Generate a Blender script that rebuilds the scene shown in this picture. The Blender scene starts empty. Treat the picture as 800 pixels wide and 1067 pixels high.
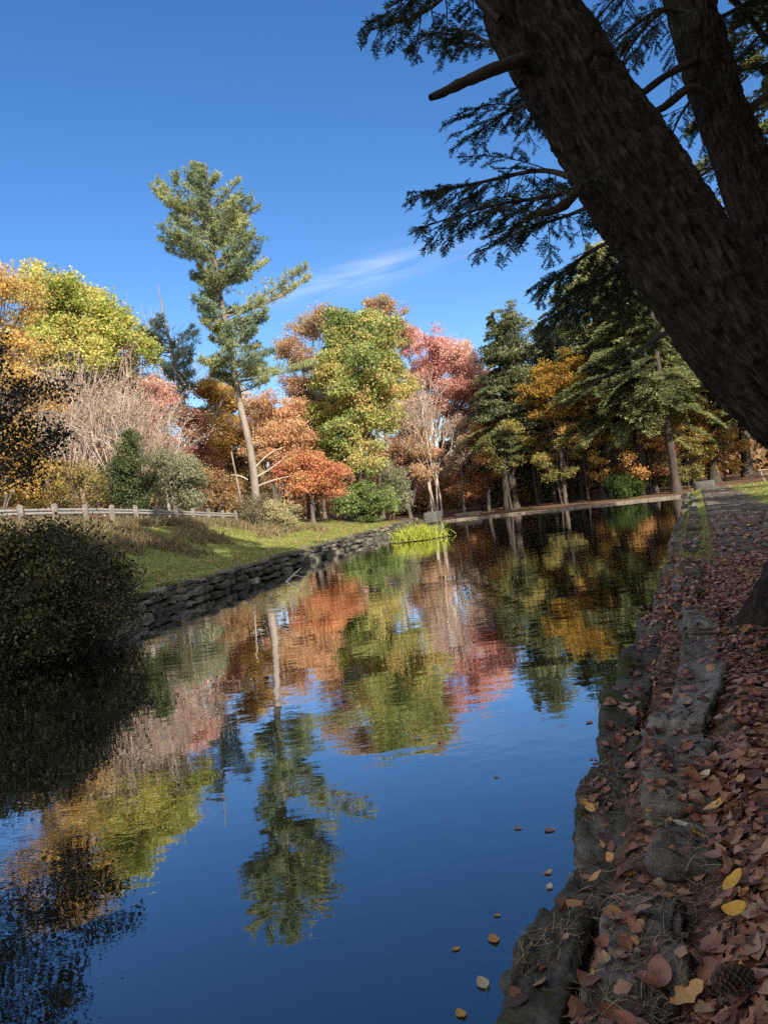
import bpy, math, random
import numpy as np
from mathutils import Vector, Matrix
from mathutils.bvhtree import BVHTree

SC = bpy.context.scene
C = SC.collection
R = math.radians
rng = np.random.default_rng(7)
random.seed(7)

# ------------------------------------------------------------------ camera
F_PX, CX, CY = 800.0, 400.0, 533.5          # focal length and centre in the photograph's pixels
ROLL, PITCH, EYE = R(7.0), R(0.5), 2.05
R0 = np.array([1.0, 0, 0]); F0 = np.array([0, math.cos(PITCH), -math.sin(PITCH)]); U0 = np.array([0, math.sin(PITCH), math.cos(PITCH)])
CR = math.cos(ROLL) * R0 - math.sin(ROLL) * U0
CU = math.sin(ROLL) * R0 + math.cos(ROLL) * U0
EYEP = np.array([0, 0, EYE])
cam_d = bpy.data.cameras.new('camera')
cam = bpy.data.objects.new('camera', cam_d); C.objects.link(cam)
cam_d.sensor_fit = 'VERTICAL'; cam_d.sensor_height = 36.0; cam_d.lens = F_PX / 1067 * 36.0
cam_d.clip_start = 0.05; cam_d.clip_end = 3000
cam.matrix_world = Matrix(((CR[0], CU[0], -F0[0], EYEP[0]), (CR[1], CU[1], -F0[1], EYEP[1]), (CR[2], CU[2], -F0[2], EYEP[2]), (0, 0, 0, 1)))
SC.camera = cam

def ray(px, py):
    return F0 * F_PX + CR * (px - CX) - CU * (py - CY)
def at(px, py, Y):                            # world point seen at a photo pixel, Y metres ahead
    d = ray(px, py); return EYEP + d * (Y / d[1])
def onz(px, py, z):                           # world point seen at a photo pixel at height z
    d = ray(px, py); return EYEP + d * ((z - EYE) / d[2])

# ------------------------------------------------------------------ sky, sun, exposure
SUN_EL, SUN_AZ = R(32), R(25)                 # sun behind the camera, to the right
to_sun = np.array([math.sin(SUN_AZ) * math.cos(SUN_EL), -math.cos(SUN_AZ) * math.cos(SUN_EL), math.sin(SUN_EL)])
world = bpy.data.worlds.new('World'); SC.world = world; world.use_nodes = True
nt = world.node_tree; nt.nodes.clear()
out = nt.nodes.new('ShaderNodeOutputWorld'); bg = nt.nodes.new('ShaderNodeBackground')
sky = nt.nodes.new('ShaderNodeTexSky'); sky.sky_type = 'NISHITA'; sky.sun_disc = False
sky.sun_elevation = SUN_EL; sky.sun_rotation = math.atan2(to_sun[0], to_sun[1])
sky.air_density = 1.0; sky.dust_density = 0.25; sky.ozone_density = 2.6; sky.altitude = 300
bg.inputs[1].default_value = 0.090
def wnode(t, **k):
    n = nt.nodes.new(t)
    for a, b in k.items(): setattr(n, a, b)
    return n
tc = wnode('ShaderNodeTexCoord')
hsv = wnode('ShaderNodeHueSaturation'); hsv.inputs['Saturation'].default_value = 1.27; hsv.inputs['Hue'].default_value = 0.507; hsv.inputs['Value'].default_value = 1.0
nt.links.new(sky.outputs[0], hsv.inputs['Color'])
# thin cirrus low in the sky ahead
def unit(v): v = np.asarray(v, float); return v / np.linalg.norm(v)
ca, cb = unit(ray(290, 308)), unit(ray(470, 262))
cc = unit(ca + cb); cal = unit(cb - ca); cac = unit(np.cross(cc, cal))
def wdot(v):
    n = wnode('ShaderNodeVectorMath', operation='DOT_PRODUCT'); nt.links.new(tc.outputs['Generated'], n.inputs[0]); n.inputs[1].default_value = tuple(v); return n.outputs['Value']
def wmath(op, a, b=None):
    n = wnode('ShaderNodeMath', operation=op)
    for i, x in enumerate((a, b)):
        if x is None: continue
        if isinstance(x, (int, float)): n.inputs[i].default_value = x
        else: nt.links.new(x, n.inputs[i])
    return n.outputs[0]
al, ac = wdot(cal), wdot(cac)
comb = wnode('ShaderNodeCombineXYZ')
nt.links.new(wmath('MULTIPLY', al, 5.0), comb.inputs[0]); nt.links.new(wmath('MULTIPLY', ac, 42.0), comb.inputs[1])
no = wnode('ShaderNodeTexNoise'); no.inputs['Scale'].default_value = 1.6; no.inputs['Detail'].default_value = 6; no.inputs['Distortion'].default_value = 0.6
nt.links.new(comb.outputs[0], no.inputs['Vector'])
g1 = wmath('POWER', 2.718, wmath('MULTIPLY', wmath('MULTIPLY', al, al), -1 / (2 * 0.085 ** 2)))
g2 = wmath('POWER', 2.718, wmath('MULTIPLY', wmath('MULTIPLY', ac, ac), -1 / (2 * 0.013 ** 2)))
fwd = wmath('GREATER_THAN', wdot(cc), 0.0)
nz = wmath('MULTIPLY', wmath('MAXIMUM', wmath('SUBTRACT', no.outputs['Fac'], 0.34), 0.0), 2.6)
cf = wmath('MULTIPLY', wmath('MULTIPLY', wmath('MULTIPLY', g1, g2), nz), fwd)
mixc = wnode('ShaderNodeMix', data_type='RGBA'); nt.links.new(wmath('MINIMUM', wmath('MULTIPLY', cf, 0.42), 0.3), mixc.inputs['Factor'])
nt.links.new(hsv.outputs[0], mixc.inputs['A']); mixc.inputs['B'].default_value = (6.0, 6.4, 7.2, 1)
# broken white cloud added unseen behind the camera and overhead, as neutral fill light
nb = wnode('ShaderNodeTexNoise'); nb.inputs['Scale'].default_value = 2.6; nb.inputs['Detail'].default_value = 8; nb.inputs['Roughness'].default_value = 0.6
nt.links.new(tc.outputs['Generated'], nb.inputs['Vector'])
dz = wdot((0.0, 0.87, -0.50))                                     # falls off from the clear sky ahead
m1 = wnode('ShaderNodeMapRange'); m1.interpolation_type = 'SMOOTHSTEP'; m1.inputs[1].default_value = 0.12; m1.inputs[2].default_value = -0.30; nt.links.new(dz, m1.inputs[0])
m2 = wnode('ShaderNodeMapRange'); m2.interpolation_type = 'SMOOTHSTEP'; m2.inputs[1].default_value = 0.40; m2.inputs[2].default_value = 0.56; nt.links.new(nb.outputs['Fac'], m2.inputs[0])
cb_ = wmath('MULTIPLY', m1.outputs[0], m2.outputs[0])
mixb = wnode('ShaderNodeMix', data_type='RGBA'); nt.links.new(cb_, mixb.inputs['Factor']); nt.links.new(mixc.outputs['Result'], mixb.inputs['A']); mixb.inputs['B'].default_value = (10.0, 9.4, 8.8, 1)
nt.links.new(mixb.outputs['Result'], bg.inputs[0]); nt.links.new(bg.outputs[0], out.inputs[0])

sun_d = bpy.data.lights.new('sun', 'SUN'); sun_d.energy = 5.0; sun_d.angle = R(0.5); sun_d.color = (1.0, 0.90, 0.74)
sun = bpy.data.objects.new('sun', sun_d); C.objects.link(sun)
sun.rotation_euler = Vector(to_sun).to_track_quat('Z', 'Y').to_euler()
vs = SC.view_settings; vs.view_transform = 'Standard'; vs.look = 'None'; vs.gamma = 1; vs.exposure = 1.02; vs.use_curve_mapping = False
SC.cycles.max_bounces = 8; SC.cycles.diffuse_bounces = 5; SC.cycles.glossy_bounces = 3; SC.cycles.transmission_bounces = 5; SC.cycles.transparent_max_bounces = 4
SC.cycles.use_denoising = False; SC.cycles.use_adaptive_sampling = False; SC.cycles.sample_clamp_indirect = 6.0

# ------------------------------------------------------------------ mesh helpers
class MB:
    def __init__(self): self.V = []; self.F = []; self.T = []; self.n = 0
    def add(self, V, F, tint=0.5):
        V = np.asarray(V, float).reshape(-1, 3); F = np.asarray(F, int)
        if len(F) == 0: return
        self.V.append(V); self.F.append(F + self.n); self.n += len(V)
        self.T.append(np.broadcast_to(np.asarray(tint, float), (len(F),)))
    def mesh(self, name, mat, org=(0, 0, 0), smooth=False):
        V = np.concatenate(self.V) - np.asarray(org, float)
        lo, st, k0 = [], [], 0
        for f in self.F:
            k = f.shape[1]; lo.append(f.ravel()); st.append(k0 + np.arange(len(f)) * k); k0 += f.size
        lo = np.concatenate(lo); st = np.concatenate(st)
        me = bpy.data.meshes.new(name)
        me.vertices.add(len(V)); me.vertices.foreach_set('co', V.astype(np.float32).ravel())
        me.loops.add(len(lo)); me.loops.foreach_set('vertex_index', lo.astype(np.int32))
        me.polygons.add(len(st)); me.polygons.foreach_set('loop_start', st.astype(np.int32))
        at_ = me.attributes.new('tint', 'FLOAT', 'FACE'); at_.data.foreach_set('value', np.concatenate(self.T).astype(np.float32))
        me.update(calc_edges=True)
        me.polygons.foreach_set('use_smooth', np.full(len(st), smooth, dtype=bool))
        me.materials.append(mat)
        return me
    def build(self, name, mat, parent=None, org=(0, 0, 0), smooth=False):
        o = bpy.data.objects.new(name, self.mesh(name, mat, org, smooth)); C.objects.link(o)
        if parent is not None: o.parent = parent
        else: o.location = org
        return o

def tag(o, label=None, cat=None, group=None, kind=None):
    if label: o['label'] = label
    if cat: o['category'] = cat
    if group: o['group'] = group
    if kind: o['kind'] = kind
    return o
def thing(name, label, cat, loc, group=None):
    o = bpy.data.objects.new(name, None); o.empty_display_size = 0.3; C.objects.link(o); o.location = tuple(loc)
    return tag(o, label, cat, group)

def vnoise(P, seed=0):
    P = np.asarray(P, float); i = np.floor(P).astype(np.int64); f = P - i; f = f * f * (3 - 2 * f)
    def h(a, b, c):
        n = (a * 374761393 + b * 668265263 + c * 2147483647 + seed * 1274126177) & 0xffffffff
        n = ((n ^ (n >> 13)) * 1274126177) & 0xffffffff
        return ((n ^ (n >> 16)) & 0xffff) / 65535.0
    x, y, z = i[..., 0], i[..., 1], i[..., 2]; fx, fy, fz = f[..., 0], f[..., 1], f[..., 2]
    r = 0
    for a in (0, 1):
        for b in (0, 1):
            for c in (0, 1):
                r = r + h(x + a, y + b, z + c) * (fx if a else 1 - fx) * (fy if b else 1 - fy) * (fz if c else 1 - fz)
    return r * 2 - 1
def fbm(P, oct=4, seed=0):
    P = np.asarray(P, float); r = 0; a = 1.0
    for k in range(oct): r = r + a * vnoise(P * 2 ** k, seed + k); a *= 0.5
    return r

def nrm(a): return a / np.maximum(np.linalg.norm(a, axis=-1, keepdims=True), 1e-9)
def rdir(n): return nrm(rng.normal(size=(n, 3)))

def tube(mb, P, rad, k=6, tint=0.5, cap=False):
    P = np.asarray(P, float); n = len(P); rad = np.broadcast_to(np.asarray(rad, float), (n,))
    T = np.empty_like(P); T[1:-1] = P[2:] - P[:-2]; T[0] = P[1] - P[0]; T[-1] = P[-1] - P[-2]; T = nrm(T)
    ref = np.array([0, 0, 1.0]) if abs(T[:, 2]).mean() < 0.8 else np.array([1.0, 0, 0])
    A = nrm(np.cross(T, ref)); B = np.cross(T, A)
    th = np.linspace(0, 2 * np.pi, k, endpoint=False)
    V = P[:, None] + rad[:, None, None] * (np.cos(th)[None, :, None] * A[:, None] + np.sin(th)[None, :, None] * B[:, None])
    i = np.arange(n - 1)[:, None] * k; j = np.arange(k)[None]; j2 = (j + 1) % k
    F = np.stack([i + j, i + j2, i + k + j2, i + k + j], -1).reshape(-1, 4)
    mb.add(V.reshape(-1, 3), F, tint)

def bez(a, b, c, n=8):
    t = np.linspace(0, 1, n)[:, None]; return (1 - t) ** 2 * a + 2 * t * (1 - t) * b + t * t * c
def spline(P, n=24):                          # Catmull-Rom through points
    P = np.asarray(P, float); Q = np.vstack([2 * P[0] - P[1], P, 2 * P[-1] - P[-2]]); m = len(P) - 1
    u = np.linspace(0, m - 1e-6, n); k = u.astype(int); t = (u - k)[:, None]
    a, b, c, d = Q[k], Q[k + 1], Q[k + 2], Q[k + 3]
    return 0.5 * (2 * b + (c - a) * t + (2 * a - 5 * b + 4 * c - d) * t ** 2 + (3 * b - a - 3 * c + d) * t ** 3)

def diamonds(mb, P, A, B, tint):              # leaf-like kites: P centre, A half length, B half width
    n = len(P); V = np.stack([P - A, P - 0.15 * A + B, P + A, P - 0.15 * A - B], 1)
    mb.add(V.reshape(-1, 3), np.arange(4 * n).reshape(n, 4), tint)

def leaf_cloud(mb, P, size, tint, up=0.35, outw=None):
    n = len(P); N = rdir(n) + np.array([0, 0, up])
    if outw is not None: N = N + outw
    N = nrm(N); A = nrm(np.cross(N, rdir(n))); B = np.cross(N, A)
    s = size * rng.uniform(0.6, 1.25, n)[:, None]
    diamonds(mb, P, A * s, B * s * 0.62, tint)

# ------------------------------------------------------------------ materials
def newmat(name):
    m = bpy.data.materials.new(name); m.use_nodes = True; t = m.node_tree; t.nodes.clear()
    o = t.nodes.new('ShaderNodeOutputMaterial'); return m, t, o
def ramp(t, stops, fac, interp='LINEAR'):
    r = t.nodes.new('ShaderNodeValToRGB'); e = r.color_ramp.elements; r.color_ramp.interpolation = interp
    while len(e) < len(stops): e.new(0.5)
    for el, (p, c) in zip(e, stops): el.position = p; el.color = (*c, 1)
    t.links.new(fac, r.inputs[0]); return r.outputs[0]
LEAFM = {}
def leafmat(name, cols, transl=0.48, rough=0.55, spec=0.25):
    """leaf material: each leaf's own tint picks a colour along the palette"""
    if name in LEAFM: return LEAFM[name]
    m, t, o = newmat(name)
    a = t.nodes.new('ShaderNodeAttribute'); a.attribute_name = 'tint'
    n = len(cols); col = ramp(t, [(i / max(n - 1, 1), c) for i, c in enumerate(cols)], a.outputs['Fac'])
    p = t.nodes.new('ShaderNodeBsdfPrincipled'); p.inputs['Roughness'].default_value = rough; p.inputs['Specular IOR Level'].default_value = spec
    tr = t.nodes.new('ShaderNodeBsdfTranslucent'); mx = t.nodes.new('ShaderNodeMixShader'); mx.inputs[0].default_value = transl
    t.links.new(col, p.inputs['Base Color']); t.links.new(col, tr.inputs[0])
    t.links.new(p.outputs[0], mx.inputs[1]); t.links.new(tr.outputs[0], mx.inputs[2]); t.links.new(mx.outputs[0], o.inputs[0])
    LEAFM[name] = m; return m
def noisemat(name, stops, scale=4.0, stretch=(1, 1, 1), rough=0.85, bump=0.3, bdist=0.02, detail=6, fine=None, spec=0.3, tintmix=0.0):
    m, t, o = newmat(name)
    c = t.nodes.new('ShaderNodeTexCoord'); mp = t.nodes.new('ShaderNodeMapping'); mp.inputs['Scale'].default_value = stretch
    t.links.new(c.outputs['Object'], mp.inputs[0])
    n = t.nodes.new('ShaderNodeTexNoise'); n.inputs['Scale'].default_value = scale; n.inputs['Detail'].default_value = detail; n.inputs['Roughness'].default_value = 0.65
    t.links.new(mp.outputs[0], n.inputs['Vector'])
    fac = n.outputs['Fac']
    if tintmix:
        a = t.nodes.new('ShaderNodeAttribute'); a.attribute_name = 'tint'
        mm = t.nodes.new('ShaderNodeMath'); mm.operation = 'MULTIPLY_ADD'; t.links.new(a.outputs['Fac'], mm.inputs[0]); mm.inputs[1].default_value = tintmix
        t.links.new(fac, mm.inputs[2]); s2 = t.nodes.new('ShaderNodeMath'); s2.operation = 'SUBTRACT'; t.links.new(mm.outputs[0], s2.inputs[0]); s2.inputs[1].default_value = tintmix / 2
        fac = s2.outputs[0]
    p = t.nodes.new('ShaderNodeBsdfPrincipled'); p.inputs['Roughness'].default_value = rough; p.inputs['Specular IOR Level'].default_value = spec
    t.links.new(ramp(t, stops, fac), p.inputs['Base Color'])
    b = t.nodes.new('ShaderNodeBump'); b.inputs['Strength'].default_value = bump; b.inputs['Distance'].default_value = bdist
    n2 = t.nodes.new('ShaderNodeTexNoise'); n2.inputs['Scale'].default_value = fine or scale * 5; n2.inputs['Detail'].default_value = 5
    t.links.new(mp.outputs[0], n2.inputs['Vector']); t.links.new(n2.outputs['Fac'], b.inputs['Height'])
    t.links.new(b.outputs[0], p.inputs['Normal']); t.links.new(p.outputs[0], o.inputs[0]); return m

M_BARK = noisemat('bark_grey_brown', [(0.3, (0.05, 0.04, 0.034)), (0.7, (0.14, 0.115, 0.10))], 3, (1, 1, 0.25), bump=0.5)
M_BARKD = noisemat('bark_dark', [(0.3, (0.022, 0.018, 0.016)), (0.7, (0.075, 0.06, 0.05))], 3, (1, 1, 0.25), bump=0.5)
M_BARKP = noisemat('bark_pale_twigs', [(0.3, (0.27, 0.21, 0.17)), (0.7, (0.50, 0.42, 0.36))], 3, (1, 1, 0.4), bump=0.2)
M_PINE = noisemat('pine_bark_pinkish', [(0.3, (0.11, 0.09, 0.08)), (0.7, (0.29, 0.24, 0.21))], 2.5, (1, 1, 0.3), bump=0.5)
M_DEAD = noisemat('bleached_dead_wood', [(0.3, (0.42, 0.37, 0.31)), (0.7, (0.66, 0.60, 0.52))], 3, bump=0.2)

# ------------------------------------------------------------------ terrain
DAM_A, DAM_B = np.array([22.0, 56.0]), np.array([3.3, 68.0])
def v_right(x, y): return (x + 0.9) * 0.925 - y * 0.379        # metres to the right of the right bank's wall
def s_left(x, y): return -(x + 9.45) * 0.9836 + y * 0.1806       # metres to the left of the left shore
def e_dam(x, y): return (x - 22) * 0.541 + (y - 56) * 0.842     # metres beyond the dam
def sm(x, a, b): t = np.clip((x - a) / (b - a), 0, 1); return t * t * (3 - 2 * t)
def uv_right(u, v):                           # u along the right wall (0 beside the camera), v away from the water
    return np.array([-0.9 + 0.379 * u + 0.925 * v, 0.925 * u - 0.379 * v])
def left_pt(y, s):                            # a point s metres left of the left shore, near distance y
    return np.array([-9.45 + 0.1836 * y - 0.9836 * s, y + 0.1806 * s])
def zroad(y): return 2.75 - 1.15 * sm(y, 24, 58)
def ground_z(x, y):
    x = np.asarray(x, float); y = np.asarray(y, float)
    v, s, e, b = v_right(x, y), s_left(x, y), e_dam(x, y), -(y + 14)
    zr = 0.15 + 0.20 * sm(v, 0.18, 0.38) + 0.15 * sm(v, 0.58, 0.98) + 0.015 * np.maximum(v - 2.4, 0)
    zl = 0.58 + 0.14 * sm(s, 0.4, 2) + (zroad(y) - 0.72) * sm(s, 2.0, 8.2) + 0.16 * np.maximum(s - 13, 0)
    zd = 0.11 + 0.035 * np.maximum(e, 0)
    w = np.stack([np.maximum(v - 0.12, 0), np.maximum(s - 0.3, 0), np.maximum(e - 0.25, 0), np.maximum(b, 0)])
    Z = np.stack([zr, zl, zd, np.full_like(zr, 0.5)]); W = w.sum(0)
    land = (w * Z).sum(0) / np.maximum(W, 1e-6)
    far = np.hypot(x, y)
    land = np.minimum(land, 9 + 0 * far) + 0.03 * vnoise(np.stack([x * 0.9, y * 0.9, 0 * x], -1), 3) * sm(W, 0.5, 3)
    return np.where(W > 1e-6, land, -1.3)
def gz(x, y): return float(ground_z(np.array([x]), np.array([y]))[0])

def axis(a, b, step, far):
    mid = np.arange(a, b + 1e-6, step); g = []; d = step
    p = b
    while p < far: d *= 1.35; p += d; g.append(p)
    l = []; d = step; p = a
    while p > -far: d *= 1.35; p -= d; l.append(p)
    return np.array(l[::-1] + list(mid) + g)
xs, ys = axis(-26, 34, 0.3, 900), axis(-16, 78, 0.3, 900)
xs = np.concatenate([xs[xs < -1.5], np.arange(-1.5, 6, 0.09), xs[xs >= 6]]); ys = np.concatenate([ys[ys < 0.5], np.arange(0.5, 11, 0.09), ys[ys >= 11]])   # finer beside the camera
GX, GY = np.meshgrid(xs, ys, indexing='xy'); GZ = ground_z(GX, GY)
nx, ny = len(xs), len(ys)
ii = (np.arange(ny - 1)[:, None] * nx + np.arange(nx - 1)[None]).ravel()
gm = MB(); gm.add(np.stack([GX, GY, GZ], -1).reshape(-1, 3), np.stack([ii, ii + 1, ii + 1 + nx, ii + nx], -1))
def ground_mat():
    m, t, o = newmat('ground_soil_grass_litter')
    a = t.nodes.new('ShaderNodeAttribute'); a.attribute_name = 'grass'
    b = t.nodes.new('ShaderNodeAttribute'); b.attribute_name = 'road'
    c = t.nodes.new('ShaderNodeTexCoord')
    n1 = t.nodes.new('ShaderNodeTexNoise'); n1.inputs['Scale'].default_value = 0.9; n1.inputs['Detail'].default_value = 8
    n2 = t.nodes.new('ShaderNodeTexNoise'); n2.inputs['Scale'].default_value = 14; n2.inputs['Detail'].default_value = 6
    vo = t.nodes.new('ShaderNodeTexVoronoi'); vo.inputs['Scale'].default_value = 24
    for n in (n1, n2, vo): t.links.new(c.outputs['Object'], n.inputs['Vector'])
    grass = ramp(t, [(0.3, (0.09, 0.11, 0.03)), (0.55, (0.18, 0.21, 0.055)), (0.75, (0.27, 0.26, 0.10))], n1.outputs['Fac'])
    lit = ramp(t, [(0.0, (0.03, 0.02, 0.014)), (0.4, (0.085, 0.05, 0.032)), (0.75, (0.16, 0.09, 0.055)), (1.0, (0.21, 0.135, 0.075))], vo.outputs['Color'])
    mm = t.nodes.new('ShaderNodeMath'); mm.operation = 'MULTIPLY_ADD'; t.links.new(n2.outputs['Fac'], mm.inputs[0]); mm.inputs[1].default_value = 0.9; 
    s = t.nodes.new('ShaderNodeMath'); s.operation = 'MULTIPLY_ADD'; t.links.new(a.outputs['Fac'], s.inputs[0]); s.inputs[1].default_value = 2.0; s.inputs[2].default_value = -0.95
    t.links.new(s.outputs[0], mm.inputs[2]); mm.use_clamp = True
    mx = t.nodes.new('ShaderNodeMix'); mx.data_type = 'RGBA'; t.links.new(mm.outputs[0], mx.inputs['Factor']); t.links.new(lit, mx.inputs['A']); t.links.new(grass, mx.inputs['B'])
    mr = t.nodes.new('ShaderNodeMix'); mr.data_type = 'RGBA'; t.links.new(b.outputs['Fac'], mr.inputs['Factor']); t.links.new(mx.outputs['Result'], mr.inputs['A']); mr.inputs['B'].default_value = (0.06, 0.06, 0.062, 1)
    p = t.nodes.new('ShaderNodeBsdfPrincipled'); p.inputs['Roughness'].default_value = 0.95; p.inputs['Specular IOR Level'].default_value = 0.15
    t.links.new(mr.outputs['Result'], p.inputs['Base Color'])
    bu = t.nodes.new('ShaderNodeBump'); bu.inputs['Strength'].default_value = 0.6; bu.inputs['Distance'].default_value = 0.04; t.links.new(n2.outputs['Fac'], bu.inputs['Height']); t.links.new(bu.outputs[0], p.inputs['Normal'])
    t.links.new(p.outputs[0], o.inputs[0]); return m
ground = gm.build('ground', ground_mat(), smooth=True); tag(ground, kind='structure')
fx, fy = GX.ravel(), GY.ravel(); S_, V_, E_ = s_left(fx, fy), v_right(fx, fy), e_dam(fx, fy)
grassw = np.maximum(sm(S_, 0.2, 0.6) * (1 - sm(S_, 6.5, 9)) * (1 - sm(fy, 56, 60)), np.maximum(sm(V_, 2.5, 3.0) * (1 - sm(fy, 48, 52)) * (1 - sm(V_, 14, 18)) * sm(fy, 10, 13), 0.8 * sm(V_, 0.3, 0.4) * (1 - sm(V_, 0.9, 1.0)) * sm(fy, 13, 17)))
roadw = sm(S_, 9.0, 9.6) * (1 - sm(S_, 13.5, 14.2))
for nm, val in (('grass', grassw), ('road', roadw)):
    a_ = ground.data.attributes.new(nm, 'FLOAT', 'POINT'); a_.data.foreach_set('value', val.astype(np.float32))

# ------------------------------------------------------------------ water
def water_mat():
    m, t, o = newmat('pond_water')
    c = t.nodes.new('ShaderNodeTexCoord')
    mp = t.nodes.new('ShaderNodeMapping'); mp.inputs['Rotation'].default_value = (0, 0, R(-14)); mp.inputs['Scale'].default_value = (0.55, 1.0, 1)
    t.links.new(c.outputs['Object'], mp.inputs[0])
    n1 = t.nodes.new('ShaderNodeTexNoise'); n1.inputs['Scale'].default_value = 5.0; n1.inputs['Detail'].default_value = 3; n1.inputs['Distortion'].default_value = 0.4
    n2 = t.nodes.new('ShaderNodeTexNoise'); n2.inputs['Scale'].default_value = 1.1; n2.inputs['Detail'].default_value = 2
    n3 = t.nodes.new('ShaderNodeTexNoise'); n3.inputs['Scale'].default_value = 0.22; n3.inputs['Detail'].default_value = 2
    for n in (n1, n2): t.links.new(mp.outputs[0], n.inputs['Vector'])
    t.links.new(c.outputs['Object'], n3.inputs['Vector'])
    patch = t.nodes.new('ShaderNodeMapRange'); patch.inputs[1].default_value = 0.35; patch.inputs[2].default_value = 0.68; patch.inputs[3].default_value = 0.06; patch.inputs[4].default_value = 1.0
    t.links.new(n3.outputs['Fac'], patch.inputs[0])
    b1 = t.nodes.new('ShaderNodeBump'); b1.inputs['Distance'].default_value = 0.0032; t.links.new(n1.outputs['Fac'], b1.inputs['Height']); t.links.new(patch.outputs[0], b1.inputs['Strength'])
    b2 = t.nodes.new('ShaderNodeBump'); b2.inputs['Strength'].default_value = 1.0; b2.inputs['Distance'].default_value = 0.0046; t.links.new(n2.outputs['Fac'], b2.inputs['Height']); t.links.new(b1.outputs[0], b2.inputs['Normal'])
    gl = t.nodes.new('ShaderNodeBsdfGlossy'); gl.inputs['Roughness'].default_value = 0.015; gl.inputs['Color'].default_value = (0.97, 0.98, 1.0, 1); t.links.new(b2.outputs[0], gl.inputs['Normal'])
    df = t.nodes.new('ShaderNodeBsdfDiffuse'); df.inputs['Color'].default_value = (0.008, 0.010, 0.008, 1)
    fr = t.nodes.new('ShaderNodeFresnel'); fr.inputs['IOR'].default_value = 1.45
    mr = t.nodes.new('ShaderNodeMapRange'); mr.inputs[1].default_value = 0.03; mr.inputs[2].default_value = 0.42; mr.inputs[3].default_value = 0.165; mr.inputs[4].default_value = 0.93
    t.links.new(fr.outputs[0], mr.inputs[0])
    mx = t.nodes.new('ShaderNodeMixShader'); t.links.new(mr.outputs[0], mx.inputs[0]); t.links.new(df.outputs[0], mx.inputs[1]); t.links.new(gl.outputs[0], mx.inputs[2])
    t.links.new(mx.outputs[0], o.inputs[0]); return m
wm = MB(); wm.add([(-45, -20, 0), (40, -20, 0), (40, 74, 0), (-45, 74, 0)], [(0, 1, 2, 3)])
tag(wm.build('water', water_mat()), kind='structure')

# ------------------------------------------------------------------ stones
def stone(mb, cen, half, rot=0.0, n=10, k=7, amp=0.06, seed=0, tilt=(0, 0), tint=0.5, layer=0.0):
    g = np.linspace(-1, 1, n + 1); a, b = np.meshgrid(g, g, indexing='ij'); V, F = [], []
    o = np.ones_like(a); q = []
    i = (np.arange(n)[:, None] * (n + 1) + np.arange(n)[None]).ravel(); quad = np.stack([i, i + n + 1, i + n + 2, i + 1], -1)
    for ax in range(3):
        for sg in (-1, 1):
            p = [a, b]; p.insert(ax, o * sg); V.append(np.stack(p, -1).reshape(-1, 3)); f = quad if (sg > 0) == (ax != 1) else quad[:, ::-1]; F.append(f + len(q) * (n + 1) ** 2); q.append(1)
    V = np.concatenate(V); F = np.concatenate(F)
    key = np.round(V * 1000).astype(int); _, idx, inv = np.unique(key, axis=0, return_index=True, return_inverse=True)
    V = V[idx]; F = inv.ravel()[F]
    V = V / (np.abs(V) ** k).sum(1, keepdims=True) ** (1 / k)
    h = np.asarray(half, float); Pw = V * h
    nv = nrm(V ** 3 / h)
    sc = 1.0 / max(h.max(), 1e-3)
    d = fbm(Pw * 1.6 * sc + seed * 7.3, 4, seed) * amp * h.max() * 0.9
    if layer: d = d + layer * np.abs(vnoise(Pw * np.array([1.5, 1.5, 26]) + seed, seed)) * (1 - np.abs(nv[:, 2]))
    d = d + 0.022 * fbm(Pw * 8 + seed, 4, seed + 5) - 0.022 * (vnoise(Pw * 5 + seed, seed + 8) > 0.3) - 0.018 * (vnoise(Pw * np.array([3, 3, 14]) + seed, seed + 11) > 0.25) * min(1, h.max() * 3)
    Pw = Pw + nv * d[:, None]
    Pw[:, 2] += Pw[:, 0] * tilt[0] + Pw[:, 1] * tilt[1]
    c, s = math.cos(rot), math.sin(rot)
    X = np.stack([Pw[:, 0] * c - Pw[:, 1] * s, Pw[:, 0] * s + Pw[:, 1] * c, Pw[:, 2]], -1) + np.asarray(cen)
    mb.add(X, F, tint); return X, F

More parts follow.
